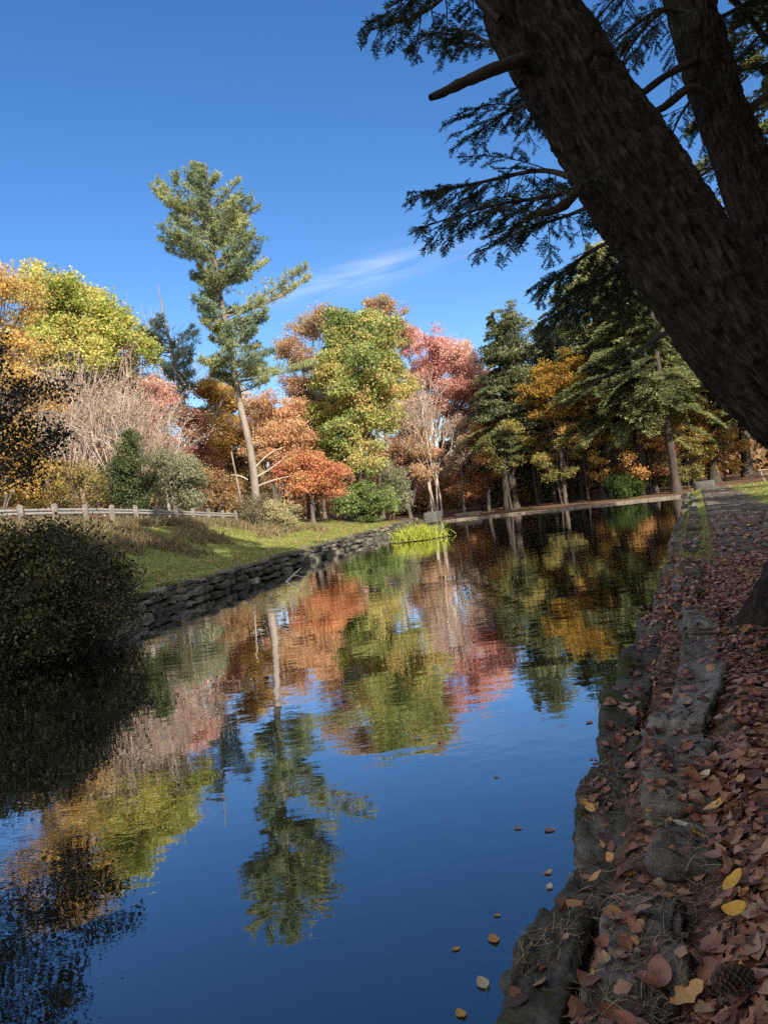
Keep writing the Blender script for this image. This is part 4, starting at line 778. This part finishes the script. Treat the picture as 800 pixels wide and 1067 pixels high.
for k, (bx, tx, ty, lab) in enumerate([(40, 55, 532, 'upright shoots sticking out of the top of the big dark bush'), (95, 112, 560, 'thin arching shoots at the right edge of the dark bushes')]):
    bare_shrub('bush_shoots', lab, 'shrub', (bx, 630), (tx, ty), 14.5, 34, stems=9, depth=3, bark=M_BARKD, seed=70 + k, r=0.012, leaves=(P_BUSH, 2600, 0.03))

# ------------------------------------------------------------------ dark woods beyond the dam and on the right
VAR = []
for k, (H, cb, Rm, dr) in enumerate(((20, 5.0, 4.6, 0.36), (23, 7.0, 5.4, 0.42), (17, 3.5, 4.0, 0.34), (21, 5.0, 5.6, 0.46), (14, 1.5, 3.8, 0.36))):
    mt, mc = conifer_meshes(H, cb, Rm, 40 + k, dr, 1.25); VAR.append((mt.mesh('trunk', M_BARKD, smooth=True), mc.mesh('crown', leafmat(*P_HEM)), H))
def hemlock(label, px, py, Y, toppy, var, group=None, xy=None, H=None, name='hemlock_tree'):
    if xy is None:
        b = at(px, py, Y); t = at(px, toppy, Y); z = gz(b[0], b[1]); H = t[2] - z
    else: b = np.array([*xy, 0]); z = gz(*xy)
    z -= 0.1
    r = thing(name, label, 'tree', (b[0], b[1], z), group); s = H / VAR[var][2]; r.scale = (s * rng.uniform(0.92, 1.08), s * rng.uniform(0.92, 1.08), s); r.rotation_euler = (rng.normal() * .015, rng.normal() * .015, rng.uniform(0, 6.28))
    for nm, me in (('trunk', VAR[var][0]), ('crown', VAR[var][1])):
        o = bpy.data.objects.new(nm, me); C.objects.link(o); o.parent = r
    return r
WOODS = 'hemlocks of the woods beyond the dam'
for a in [('tall thin-topped hemlock at the left end of the dark woods', 538, 532, 70, 318, 0), ('hemlock just right of the thin-topped one, shorter', 560, 530, 74, 352, 2),
          ('hemlock behind the golden tree of the dark woods', 598, 527, 73, 318, 3), ('broad tall hemlock in the middle of the dark woods, sunlit on top', 640, 520, 66, 250, 1),
          ('sunlit tall hemlock beside the leaning trunk\'s lower edge', 672, 514, 63, 240, 3), ('thick-trunked hemlock rising close behind the dam\'s right end', 704, 508, 60, 225, 1),
          ('hemlock at the head of the flagstone path', 744, 498, 66, 215, 0), ('hemlock at the back of the right-hand lawn', 778, 490, 68, 190, 1), ('rightmost hemlock behind the lawn', 812, 485, 62, 180, 3), ('sunlit hemlock whose boughs fill the sky gap right of the second trunk', 850, 478, 38, -120, 1)]:
    hemlock(*a, group=WOODS)
P_EVG = ('sunlit_evergreen_needles', [(0.08, 0.10, 0.05), (0.16, 0.19, 0.08), (0.27, 0.29, 0.12), (0.42, 0.41, 0.18)], 0.35)  # lighter needle palette with the sunlight put into its colours
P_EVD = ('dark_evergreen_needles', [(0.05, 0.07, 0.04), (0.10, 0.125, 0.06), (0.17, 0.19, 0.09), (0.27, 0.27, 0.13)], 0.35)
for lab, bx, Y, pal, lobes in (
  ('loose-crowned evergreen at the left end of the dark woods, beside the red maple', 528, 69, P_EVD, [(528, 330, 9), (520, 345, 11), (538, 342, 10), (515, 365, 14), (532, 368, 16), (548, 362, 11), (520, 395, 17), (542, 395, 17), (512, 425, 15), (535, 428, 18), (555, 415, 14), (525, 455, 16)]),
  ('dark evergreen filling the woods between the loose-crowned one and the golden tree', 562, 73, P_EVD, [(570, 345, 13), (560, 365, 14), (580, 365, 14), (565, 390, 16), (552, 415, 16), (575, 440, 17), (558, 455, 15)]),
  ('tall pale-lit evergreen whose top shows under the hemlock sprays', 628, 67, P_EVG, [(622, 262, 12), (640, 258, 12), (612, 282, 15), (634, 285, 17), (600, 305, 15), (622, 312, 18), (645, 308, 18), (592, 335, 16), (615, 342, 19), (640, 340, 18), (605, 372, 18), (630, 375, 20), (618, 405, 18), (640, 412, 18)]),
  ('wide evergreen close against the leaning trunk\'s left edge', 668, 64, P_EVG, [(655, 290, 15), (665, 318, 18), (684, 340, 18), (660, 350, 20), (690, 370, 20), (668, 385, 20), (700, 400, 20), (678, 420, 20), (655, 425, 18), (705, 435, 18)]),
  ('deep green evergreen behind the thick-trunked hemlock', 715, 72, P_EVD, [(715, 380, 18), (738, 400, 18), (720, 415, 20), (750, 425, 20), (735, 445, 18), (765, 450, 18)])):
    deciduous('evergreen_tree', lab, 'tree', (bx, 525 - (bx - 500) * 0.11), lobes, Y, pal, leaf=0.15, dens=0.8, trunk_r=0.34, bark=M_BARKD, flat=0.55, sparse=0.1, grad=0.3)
for px, Y, tp, v in ((515, 86, 372, 0), (548, 90, 362, 1), (580, 92, 345, 3), (610, 88, 330, 0), (632, 95, 320, 1), (660, 90, 300, 2), (690, 86, 285, 3), (715, 92, 280, 1), (735, 84, 260, 0), (762, 90, 250, 3), (790, 88, 240, 1), (820, 84, 230, 0), (525, 80, 400, 4), (570, 82, 420, 4), (625, 84, 410, 4), (680, 80, 400, 4), (730, 84, 400, 4), (770, 80, 380, 4)):
    hemlock('dim hemlock deep in the woods behind the first row', px, 533 - (px - 400) * 0.1 - 12, Y, tp, v, group='back row of the dark woods')
mb = MB()
# slim dark understory trunks in the woods, each its own small tree
for k, (px, Y, tp, lab) in enumerate([(508, 71, 430, 'slim dark trunk nearest the bare pale stems'), (560, 70, 420, 'slim dark trunk left of the golden tree\'s foot'), (578, 69, 410, 'slim dark trunk below the golden tree'),
        (606, 68, 400, 'slim trunk right of the golden tree'), (628, 66, 390, 'slim dark trunk left of the low green bush'), (664, 64, 390, 'slim sunlit trunk just right of the low green bush'), (683, 63, 380, 'slim trunk left of the thick-trunked hemlock'), (722, 64, 380, 'slim dark trunk by the squared stone at the dam')]):
    deciduous('understory_tree', lab, 'tree', (px, 525 - (px - 500) * 0.11), [(px - 8, tp + 20, 12), (px + 6, tp + 8, 10), (px - 4, tp + 45, 11), (px + 8, tp + 62, 9)], Y, (P_ORANGE, P_GOLD, P_RUST)[k % 3], leaf=0.13, sparse=0.55, trunk_r=0.17, bark=M_BARKD if k not in (5,) else M_BARK, group='slim trees in the woods')  # paler bark on the sunlit trunk stands in for sunlight
deciduous('autumn_tree', 'golden tree glowing among the dark hemlocks', 'tree', (590, 528), [(575, 385, 13), (592, 378, 12), (565, 402, 14), (585, 404, 15), (605, 398, 10), (572, 425, 14), (596, 424, 12)], 66, ('dark_gold_leaves', [(0.22, 0.12, 0.03), (0.36, 0.22, 0.04), (0.46, 0.30, 0.06)]), leaf=0.14, sparse=0.15)
for px, py, r, Y, pal, lab in ((497, 470, 15, 76, P_RUST, 'rusty small tree at the edge of the woods next to the red maple'), (488, 508, 13, 74, P_REDOR, 'reddish low tree under the rusty one'), (522, 490, 15, 78, P_RUST, 'brown-orange understory tree at the woods\' left end'),
        (545, 505, 14, 76, P_GOLD, 'yellowish understory tree above the dam\'s middle'), (600, 470, 17, 76, P_ORANGE, 'orange understory tree below the golden one'), (572, 495, 14, 74, P_GREEN, 'yellow-green shrub on the dam\'s middle'), (635, 460, 15, 77, P_ORANGE, 'orange understory tree in the woods\' centre'),
        (662, 492, 13, 74, P_ORANGE, 'bright orange understory tree left of the thick-trunked hemlock'), (705, 490, 16, 74, P_GOLD, 'gold understory tree behind the squared stone'), (740, 478, 14, 78, P_GOLD, 'gold understory tree at the path\'s end'), (690, 440, 13, 78, P_ORANGE, 'orange branches high between two trunks')):
    deciduous('understory_tree', lab, 'tree', (px, py + 28), [(px - r * .7, py, r * .8), (px + r * .7, py - r * .3, r * .75), (px, py - r * .8, r * .8), (px + r * .3, py + r * .5, r * .7)], Y, pal, leaf=0.14, sparse=0.25, trunk_r=0.1, bark=M_BARKD)
for px, py, r, Y, pal, lab in ((530, 462, 15, 67.5, ('lime_gold_leaves', [(0.16, 0.16, 0.06), (0.28, 0.25, 0.08), (0.42, 0.34, 0.11)]), 'lime-gold tree under the loose-crowned evergreen'),
        (584, 476, 14, 66, ('lime_gold_leaves', []), 'lime-gold tree below the golden one in the woods'), (612, 440, 15, 65.5, P_GOLD, 'amber foliage hanging midway up the woods right of the golden tree'), (640, 474, 14, 65, P_GOLD, 'amber tree directly above the low green bush'),
        (676, 474, 15, 62.5, P_ORANGE, 'orange tree standing beside the thick-trunked hemlock'), (662, 445, 13, 64, ('lime_gold_leaves', []), 'lime-gold foliage between the two sunlit evergreens'),
        (716, 476, 14, 62, ('lime_gold_leaves', []), 'lime-gold tree near the head of the path'), (722, 436, 15, 63.5, P_GOLD, 'amber foliage touching the leaning trunk\'s lower edge'), (755, 468, 14, 66, P_GOLD, 'amber tree at the back of the right-hand lawn')):
    deciduous('understory_tree', lab, 'tree', (px, 524 - (px - 500) * 0.11), [(px - r * 1.4, py + 4, r * .55), (px + r * 1.3, py - r * .3, r * .5), (px, py - r * 1.1, r * .6), (px + r * .6, py + r * 1.1, r * .5), (px - r * .7, py + r * 1.5, r * .5)], Y, pal, leaf=0.13, sparse=0.5, trunk_r=0.08, bark=M_BARKD)
deciduous('autumn_shrub', 'low dark green bush on the dam in front of the trunks', 'shrub', (650, 520), [(638, 506, 10), (652, 502, 11), (664, 508, 9), (648, 512, 9)], 62.5, ('laurel_leaves', [(0.03, 0.05, 0.015), (0.06, 0.10, 0.025), (0.10, 0.15, 0.04)]), leaf=0.11, trunk_r=0.04, stems=4)
# far-off woods closing the view behind the nearer trees
mc, mt = MB(), MB()
for k in range(380):
    az = rng.uniform(-1.25, 1.25); dist = rng.uniform(84, 135); x, y = dist * math.sin(az), dist * math.cos(az); z = gz(x, y); hgt = rng.uniform(6.0, 9.5) if az < 0.12 else rng.uniform(9, 13)
    tube(mt, [(x, y, z - 0.3), (x, y, z + hgt * 0.8)], [0.22, 0.08], 6); n = 1100; D = rdir(n) * (rng.random(n) ** 0.4)[:, None]; w_ = rng.uniform(3.0, 5.5)
    P = np.array([x, y, z + hgt * 0.52]) + D * np.array([w_, w_, hgt * 0.50]); P = P + 0.6 * np.stack([vnoise(P * 0.7, 1), vnoise(P * 0.7, 2), vnoise(P * 0.7, 3)], -1); P = np.concatenate([P[:850], np.array([x, y, z + 1.3]) + rdir(250) * (rng.random(250) ** 0.4)[:, None] * np.array([4.2, 4.2, 2.0])]); leaf_cloud(mc, P, 0.34, np.clip(rng.random() * 0.8 + 0.1 + rng.normal(size=n) * 0.12, 0, 1), 0.3, D)
fw = mc.build('far_woods', leafmat('far_autumn_leaves', [(0.10, 0.12, 0.05), (0.24, 0.20, 0.10), (0.40, 0.26, 0.12), (0.48, 0.30, 0.16), (0.42, 0.24, 0.18)])); tag(fw, 'hazy mass of autumn woods far behind the pond', 'woods', kind='stuff'); mt.build('trunks', M_BARKD, fw)
deciduous('small_conifer', 'little dark green conifer just above the guardrail', 'tree', (137, 528), [(133, 452, 5), (135, 464, 8), (132, 476, 11), (139, 484, 11), (130, 494, 13), (143, 502, 13), (128, 512, 14), (142, 518, 14)], 39.5, P_SPR, leaf=0.085, trunk_r=0.06, dens=1.6, depth=0.8, bark=M_BARKD)
# trees beside and behind the camera, out of the picture, whose shade lies over the near banks
SHADE = 'hemlocks shading the near banks'
for x, y, H, v in ((6.2, -0.6, 24, 1), (7.0, -3.2, 25, 3), (4.5, -5.0, 24, 1), (9.5, -0.8, 25, 3), (13, -9, 28, 1), (6.5, -11, 27, 3), (15, 3, 25, 0), (18.5, 9.5, 21, 3), (19, -4, 27, 1), (1.5, -7.5, 25, 3), (22.5, 17, 17, 2), (12, 5.5, 23, 2), (8.5, -6, 27, 1), (29, 27, 14, 2), (-2.0, -11.5, 25, 3), (3.5, -14, 28, 1)):
    hemlock('hemlock standing beyond the picture on the camera\'s side', 0, 0, 0, 0, v, SHADE, (x, y), H)

# ------------------------------------------------------------------ the leaning hemlock in front
def hero_bark():
    m, t, o = newmat('hemlock_bark')
    a = t.nodes.new('ShaderNodeAttribute'); a.attribute_name = 'along'
    def N(sc, st, det=8):
        mp = t.nodes.new('ShaderNodeMapping'); mp.inputs['Scale'].default_value = st; t.links.new(a.outputs['Vector'], mp.inputs[0]); n = t.nodes.new('ShaderNodeTexNoise'); n.inputs['Scale'].default_value = sc; n.inputs['Detail'].default_value = det; n.inputs['Roughness'].default_value = 0.7; t.links.new(mp.outputs[0], n.inputs['Vector']); return n.outputs['Fac']
    n1, n2, n3 = N(40, (1, 1, 0.14)), N(60, (1, 1, 0.5)), N(2.5, (1, 1, 0.6), 4)
    mp = t.nodes.new('ShaderNodeMapping'); mp.inputs['Scale'].default_value = (1, 1, 0.3); t.links.new(a.outputs['Vector'], mp.inputs[0])
    vo = t.nodes.new('ShaderNodeTexVoronoi'); vo.feature = 'DISTANCE_TO_EDGE'; vo.inputs['Scale'].default_value = 30; t.links.new(mp.outputs[0], vo.inputs['Vector'])
    col = ramp(t, [(0.36, (0.006, 0.0045, 0.004)), (0.48, (0.017, 0.013, 0.0105)), (0.58, (0.038, 0.029, 0.024)), (0.72, (0.085, 0.069, 0.058))], n1)
    gr = t.nodes.new('ShaderNodeMix'); gr.data_type = 'RGBA'; t.links.new(ramp(t, [(0.52, (0, 0, 0)), (0.72, (0.5, 0.5, 0.5))], n3), gr.inputs['Factor']); t.links.new(col, gr.inputs['A']); gr.inputs['B'].default_value = (0.045, 0.048, 0.032, 1)
    p = t.nodes.new('ShaderNodeBsdfPrincipled'); p.inputs['Roughness'].default_value = 0.9; p.inputs['Specular IOR Level'].default_value = 0.25; t.links.new(gr.outputs['Result'], p.inputs['Base Color'])
    b1 = t.nodes.new('ShaderNodeBump'); b1.inputs['Strength'].default_value = 0.8; b1.inputs['Distance'].default_value = 0.02; t.links.new(vo.outputs['Distance'], b1.inputs['Height'])
    b2 = t.nodes.new('ShaderNodeBump'); b2.inputs['Strength'].default_value = 0.8; b2.inputs['Distance'].default_value = 0.012; t.links.new(n2, b2.inputs['Height']); t.links.new(b1.outputs[0], b2.inputs['Normal'])
    t.links.new(b2.outputs[0], p.inputs['Normal']); t.links.new(p.outputs[0], o.inputs[0]); return m
M_HERO = hero_bark()
def hero_trunk(root, ctrl, rad, org, name='trunk', rings=620, k=230, seed=0, flare=0.0, ridge=0.036, fdec=0.5):
    P = spline(ctrl, rings); u = np.linspace(0, 1, rings); r = np.interp(u, np.linspace(0, 1, len(rad)), rad)
    T = nrm(np.gradient(P, axis=0)); ref = np.array([0, 1.0, 0]); A = nrm(np.cross(T, ref)); B = np.cross(T, A); th = np.linspace(0, 2 * np.pi, k, endpoint=False)
    s = np.concatenate([[0], np.cumsum(np.linalg.norm(np.diff(P, axis=0), axis=1))])
    c, sn = np.cos(th)[None], np.sin(th)[None]; r3 = r[:, None]
    q = np.stack([r3 * c, r3 * sn, np.broadcast_to(s[:, None], (rings, k))], -1)
    wq = q + 0.05 * np.stack([fbm(q * 3 + 5, 2, 77), fbm(q * 3 + 9, 2, 78), 0 * q[..., 0]], -1); n1 = 1 - np.minimum(np.abs(fbm(wq * np.array([19, 19, 3.2]) + seed, 3, seed)) * 1.5, 1.3); n2 = fbm(q * np.array([2.2, 2.2, 1.2]), 3, seed + 9); n3 = np.abs(vnoise(q * np.array([20, 20, 5.5]), seed + 4))
    fl = flare * np.exp(-s[:, None] / fdec) * (1 + 0.45 * np.cos(5 * th + 1.0)[None])
    d = r3 * (1 + 0.07 * n2) + ridge * (n1 - 0.6) - 0.010 * (n3 < 0.14) + 0.012 * fbm(q * np.array([30, 30, 14]), 2, seed + 21) + fl
    V = P[:, None] + d[..., None] * (c[..., None] * A[:, None] + sn[..., None] * B[:, None])
    i = np.arange(rings - 1)[:, None] * k; j = np.arange(k)[None]; j2 = (j + 1) % k
    mb = MB(); mb.add(V.reshape(-1, 3), np.stack([i + j, i + j2, i + k + j2, i + k + j], -1).reshape(-1, 4))
    o = mb.build(name, M_HERO, root, org=org, smooth=True); at_ = o.data.attributes.new('along', 'FLOAT_VECTOR', 'POINT'); at_.data.foreach_set('vector', q.astype(np.float32).ravel()); return P
P_NEAR = ('near_hemlock_needles', [(0.018, 0.028, 0.014), (0.035, 0.052, 0.02), (0.06, 0.08, 0.028)], 0.25)
def spray(mw, mn, limb, r0, twl=0.8, tstep=0.09, start=0.15, nl=0.016, seed=0, hang=0.35, side=None):
    """flat needle sprays along a limb: side twigs, sub-twigs and two rows of needles on each"""
    L = np.concatenate([[0], np.cumsum(np.linalg.norm(np.diff(limb, axis=0), axis=1))]); tot = L[-1]; tube(mw, limb, np.linspace(r0, 0.004, len(limb)), 7)
    s = start * tot; sg = 1; org = [limb]
    def needles(P):
        d = np.concatenate([[0], np.cumsum(np.linalg.norm(np.diff(P, axis=0), axis=1))]); n = max(int(d[-1] / 0.0075), 2); t = np.linspace(0.15 * d[-1], d[-1], n); q = np.stack([np.interp(t, d, P[:, a]) for a in range(3)], -1); T = nrm(P[-1] - P[0])
        sd = nrm(np.cross(T, np.array([0, 0, 1.0]) + rng.normal(size=3) * 0.5)); 
        for g in (-1, 1):
            dr = nrm(sd * g + T * 0.55 + rng.normal(size=(n, 3)) * 0.22); ln = nl * rng.uniform(0.7, 1.2, n)[:, None]; b = nrm(np.cross(dr, rng.normal(size=(n, 3)) * 0.4 + np.cross(sd, T))); diamonds(mn, q + dr * ln * 0.8, dr * ln, b * 0.0038, np.clip(0.5 + 0.25 * rng.normal(size=n), 0, 1))
    while s < tot:
        f = s / tot; p = np.array([np.interp(s, L, limb[:, a]) for a in range(3)]); k = min(np.searchsorted(L, s), len(limb) - 1); T = nrm(limb[k] - limb[k - 1]); 
        sdv = nrm(np.cross(T, np.array([0, 0, 1.0]))) * sg; l = twl * (1.15 - f) * rng.uniform(0.4, 1.3) + 0.06
        d = nrm(T * rng.uniform(0.5, 1.0) + sdv * rng.uniform(0.5, 1.0) + np.array([0, 0, rng.uniform(-hang, 0.12)])); tw = bez(p, p + d * l * 0.5 + rng.normal(size=3) * 0.07 * l, p + d * l + np.array([0, 0, -hang * 0.5 * l]), 7); tube(mw, tw, np.linspace(0.005, 0.0015, 7), 4)
        q = 0.15
        while q < 1.0:
            i = min(int(q * 6), 5); pp = tw[i] + (tw[i + 1] - tw[i]) * (q * 6 - i); Tt = nrm(tw[i + 1] - tw[i]); s2 = nrm(np.cross(Tt, [0, 0, 1.0])) * rng.choice([-1, 1]); l2 = (0.30 * l * (1.1 - q) + 0.04) * rng.uniform(0.6, 1.3); d2_ = nrm(Tt * 0.8 + s2 * 0.8 + rng.normal(size=3) * 0.15 + np.array([0, 0, -0.12]))
            st = bez(pp, pp + d2_ * l2 * 0.5, pp + d2_ * l2 + np.array([0, 0, -0.15 * l2]), 4); tube(mw, st, np.linspace(0.002, 0.001, 4), 3); needles(st); q += rng.uniform(0.03, 0.06) / max(l, 0.15)
        needles(tw[3:]); s += 0.84 * tstep * rng.uniform(0.6, 1.4); sg = -sg
def limbs(root, org, specs, seed):
    global rng
    keep = rng; rng = np.random.default_rng(seed)
    for pts, r0, kw in specs:
        L = spline([at(x, y, Y) for x, y, Y in pts], 16); mw, mn = MB(), MB()
        if kw is None:
            rr = r0 * np.linspace(1, 0.5, 16) * (1 + 0.07 * rng.normal(size=16)); tube(mw, L + 0.22 * r0 * fbm(np.arange(16)[:, None] * 0.45 + np.array([0, 9, 21])[None] + rng.random(3) * 50 + np.zeros((16, 3)), 2)[:, None] * rng.normal(size=3), rr, 8)
            mw.build('branch', M_BARKD, root, org=org, smooth=True); continue
        spray(mw, mn, L, r0, **kw); br = mw.build('branch', M_BARKD, root, org=org); mn.build('needles', leafmat(*P_NEAR), br, org=org)
    rng = keep

ctrl_px = [(1040, 705, 4.9), (973, 580, 4.9), (907, 483, 4.95), (852, 419, 4.97), (800, 374, 5.0), (748, 316, 5.03), (695, 242, 5.07), (641, 160, 5.1), (587, 69, 5.15), (540, -15, 5.2)]
ctrl = np.array([at(*c) for c in ctrl_px]); ctrl[0, 2] = gz(ctrl[0, 0], ctrl[0, 1]) - 0.15
up = unit(ctrl[-1] - ctrl[-2]); ctrl = np.vstack([ctrl, ctrl[-1] + up * 2.5 + [0.2, 0, 0.4], ctrl[-1] + up * 5.0 + [0.9, 0, 1.6]])
H1 = thing('leaning_hemlock', 'massive dark hemlock trunk leaning across the upper right corner', 'tree', ctrl[0])
tp = hero_trunk(H1, ctrl, [0.51, 0.455, 0.43, 0.42, 0.395, 0.358, 0.33, 0.31, 0.296, 0.285, 0.24, 0.17], ctrl[0], seed=3, flare=0.25)
limbs(H1, ctrl[0], [
 ([(545, 62, 5.0), (510, 74, 4.75), (478, 88, 4.6), (449, 102, 4.5)], 0.045, None),                      # broken stub
 ([(604, 192, 4.95), (592, 210, 4.8), (575, 220, 4.75), (552, 223, 4.7)], 0.038, None),                  # short crooked stub
 ([(520, 20, 5.0), (480, -12, 5.1), (440, 14, 5.3), (384, 32, 5.5)], 0.02, dict(twl=0.50, tstep=0.06, start=0.25)),
 ([(520, -10, 5.0), (490, -35, 4.7), (450, -20, 4.5), (405, 8, 4.4)], 0.02, dict(twl=0.45, tstep=0.07, start=0.2)),
 ([(540, 60, 5.3), (510, 45, 5.8), (470, 30, 6.2), (430, 48, 6.5)], 0.02, dict(twl=0.55, tstep=0.075, start=0.2)),
 ([(570, 110, 5.3), (540, 112, 5.6), (515, 125, 5.8), (488, 148, 6.0)], 0.018, dict(twl=0.55, tstep=0.07, start=0.1)),
 ([(600, 185, 5.1), (560, 178, 5.3), (500, 190, 5.5), (430, 205, 5.6)], 0.022, dict(twl=0.62, tstep=0.055, start=0.12)),
 ([(604, 195, 5.2), (570, 205, 5.0), (510, 215, 4.9), (436, 238, 4.8)], 0.02, dict(twl=0.55, tstep=0.06, start=0.15)),
 ([(615, 215, 5.3), (590, 225, 5.7), (545, 240, 6.0), (500, 262, 6.2)], 0.018, dict(twl=0.55, tstep=0.065, start=0.15)),
 ([(640, 250, 5.3), (615, 262, 5.9), (585, 285, 6.4), (560, 312, 6.8)], 0.018, dict(twl=0.5, tstep=0.09, start=0.1, hang=0.6)),
 ([(660, 262, 5.4), (630, 290, 6.2), (595, 320, 6.8), (552, 366, 7.4)], 0.026, dict(twl=0.62, tstep=0.07, start=0.15, hang=0.5)),
 ([(712, 335, 5.4), (670, 362, 6.0), (630, 392, 6.4), (578, 427, 6.8)], 0.024, dict(twl=0.16, tstep=0.4, start=0.3)),
 ([(600, 45, 5.6), (580, 70, 6.4), (560, 95, 7.0), (545, 150, 7.5)], 0.018, dict(twl=0.6, tstep=0.08, start=0.1, hang=0.5)),
], 31)
# upper crown above the picture: limbs with looser foliage
mw, mn = MB(), MB(); base_c = tp[-1]
for k in range(34):
    z = rng.uniform(-1.2, 5.5); az = rng.uniform(-0.6, 2.2) if z < 1 else rng.uniform(0, 6.283); L = rng.uniform(2.0, 4.2) * (1 - max(z, 0) / 8); o = np.array([math.cos(az), math.sin(az) * 0.9, 0]); st = base_c + np.array([0.12 * z, 0, z]) if z > 0 else base_c + (tp[-2] - tp[-1]) * 40 * abs(z) * 0.3
    P = bez(st, st + o * L * .5 + np.array([0, 0, .25 * L]), st + o * L + np.array([0, 0, -.1 * L]), 8); tube(mw, P, np.linspace(0.05, 0.008, 8), 5); n = 420; t = rng.random(n); i = np.minimum((t * 7).astype(int), 6); q = P[i] + (P[i + 1] - P[i]) * (t * 7 - i)[:, None] + rng.normal(size=(n, 3)) * np.array([0.3, 0.3, 0.1]); dr = nrm(o + rng.normal(size=(n, 3)) * .5); b_ = nrm(np.cross(dr, np.array([0, 0, 1.0]) + rng.normal(size=(n, 3)) * .4)); diamonds(mn, q, dr * .14, b_ * .045, rng.random(n))
tube(mw, np.array([base_c, base_c + [0.3, 0, 2.5], base_c + [0.7, 0, 5.8]]), [0.2, 0.12, 0.03], 8)
mw.build('upper_limbs', M_BARKD, H1, org=ctrl[0]); mn.build('crown', leafmat(*P_NEAR), H1, org=ctrl[0])

# second hemlock behind it, its root flare at the right edge of the path
ctrl2 = np.array([at(*c) for c in [(874, 655, 6.9), (868, 560, 6.95), (857, 440, 7.0), (832, 340, 7.1), (799, 245, 7.15), (769, 161, 7.2), (744, 95, 7.2), (718, 0, 7.25), (704, -60, 7.3)]]); ctrl2[0, 2] = gz(ctrl2[0, 0], ctrl2[0, 1]) - 0.15
up = unit(ctrl2[-1] - ctrl2[-2]); ctrl2 = np.vstack([ctrl2, ctrl2[-1] + up * 3, ctrl2[-1] + up * 7 + [0.8, 0, 0.5]])
H2 = thing('upright_hemlock', 'straighter hemlock trunk behind the leaning one, its rooted foot at the path\'s right edge', 'tree', ctrl2[0])
hero_trunk(H2, ctrl2, [0.44, 0.31, 0.29, 0.27, 0.25, 0.235, 0.222, 0.21, 0.20, 0.17, 0.10], ctrl2[0], seed=8, flare=0.42, rings=420, k=150, ridge=0.03, fdec=0.75)
mt, mc = conifer_meshes(19, 2.0, 4.6, 66, 0.3, 1.0, dead=0); o_ = mc.build('crown', leafmat(*P_HEM), H2); o_.location = Vector(ctrl2[-2] - ctrl2[0]) + Vector((0.6, 0, -0.5)); o_ = mt.build('upper_trunk', M_BARKD, H2); o_.location = Vector(ctrl2[-2] - ctrl2[0]) + Vector((0.6, 0, -0.5))
dk = dict(twl=0.7, tstep=0.10, start=0.15, hang=0.5)
limbs(H2, ctrl2[0], [
 ([(752, 120, 7.2), (722, 92, 6.9), (690, 112, 6.7), (660, 130, 6.6)], 0.05, None),
 ([(735, 60, 7.2), (700, 75, 6.8), (665, 100, 6.6), (630, 128, 6.4)], 0.04, None),
 ([(722, 20, 7.2), (690, 10, 7.0), (650, 35, 6.8), (610, 70, 6.6)], 0.03, dk),
 ([(722, -10, 7.2), (680, 20, 7.6), (650, 60, 7.8), (640, 100, 8.0)], 0.025, dk),
 ([(712, -40, 7.2), (660, -20, 7.4), (630, 10, 7.6), (610, 40, 7.8)], 0.025, dk),
 ([(760, 130, 7.3), (785, 110, 7.4), (815, 85, 7.5), (850, 60, 7.6)], 0.05, None),
 ([(775, 175, 7.3), (795, 165, 7.4), (820, 140, 7.5), (850, 120, 7.6)], 0.04, None),
 ([(745, 90, 7.4), (770, 60, 7.8), (800, 30, 8.2), (840, 10, 8.6)], 0.03, dk),
 ([(760, 140, 7.5), (785, 150, 8.0), (810, 170, 8.6), (850, 180, 9.0)], 0.03, dk),
 ([(740, 80, 7.4), (715, 110, 7.8), (700, 140, 8.2), (690, 185, 8.4)], 0.02, dk),
 ([(700, -60, 7.3), (730, -30, 7.7), (765, 0, 8.0), (800, 45, 8.3)], 0.06, None),
 ([(730, 30, 7.3), (765, 10, 7.6), (800, -10, 8.0), (840, -20, 8.3)], 0.025, dk),
 ([(780, 190, 7.4), (745, 175, 7.8), (715, 190, 8.2), (690, 160, 8.6)], 0.025, dk),
], 57)

# ------------------------------------------------------------------ small things
a_, b_ = onz(297, 606, 0.0), at(312, 602, 27.5); mb = MB(); A = onz(297, 608, -0.05); Bp = A + np.array([0.55, 0.3, 0.42]); tube(mb, bez(A, (A + Bp) / 2 + [0, 0, .03], Bp, 6), np.linspace(0.028, 0.012, 6), 6); tube(mb, bez(A + (Bp - A) * .45, A + (Bp - A) * .6 + [0.1, 0, -0.02], A + (Bp - A) * .5 + [0.4, 0.1, -0.18], 5), np.linspace(0.014, 0.008, 5), 5)
tag(mb.build('forked_stick', M_DEAD, org=A), 'thin forked stick poking out of the pond near the left wall', 'stick')
M_TABLE = noisemat('weathered_planks', [(0.3, (0.22, 0.18, 0.14)), (0.7, (0.40, 0.35, 0.29))], 4, bump=0.2)
pt = at(800, 482, 52); pt[2] = gz(pt[0], pt[1]); root = thing('picnic_table', 'weathered wooden picnic table at the back of the right-hand lawn', 'table', pt)
def plank(nm, c, h): mb = MB(); stone(mb, np.array(c), h, 0, n=3, k=18, amp=0.002); mb.build(nm, M_TABLE, root)
plank('tabletop', (0, 0, 0.75), (0.95, 0.38, 0.025)); plank('bench_seat', (0, 0.68, 0.45), (0.95, 0.13, 0.022)); plank('bench_seat', (0, -0.68, 0.45), (0.95, 0.13, 0.022))
for sx in (-0.7, 0.7):
    for sy in (-1, 1):
        mb = MB(); tube(mb, [(sx, sy * 0.62, 0), (sx, sy * 0.2, 0.73)], 0.05, 4); mb.build('leg', M_TABLE, root)
    plank('cross_brace', (sx + 0.06, 0, 0.40), (0.03, 0.72, 0.045))
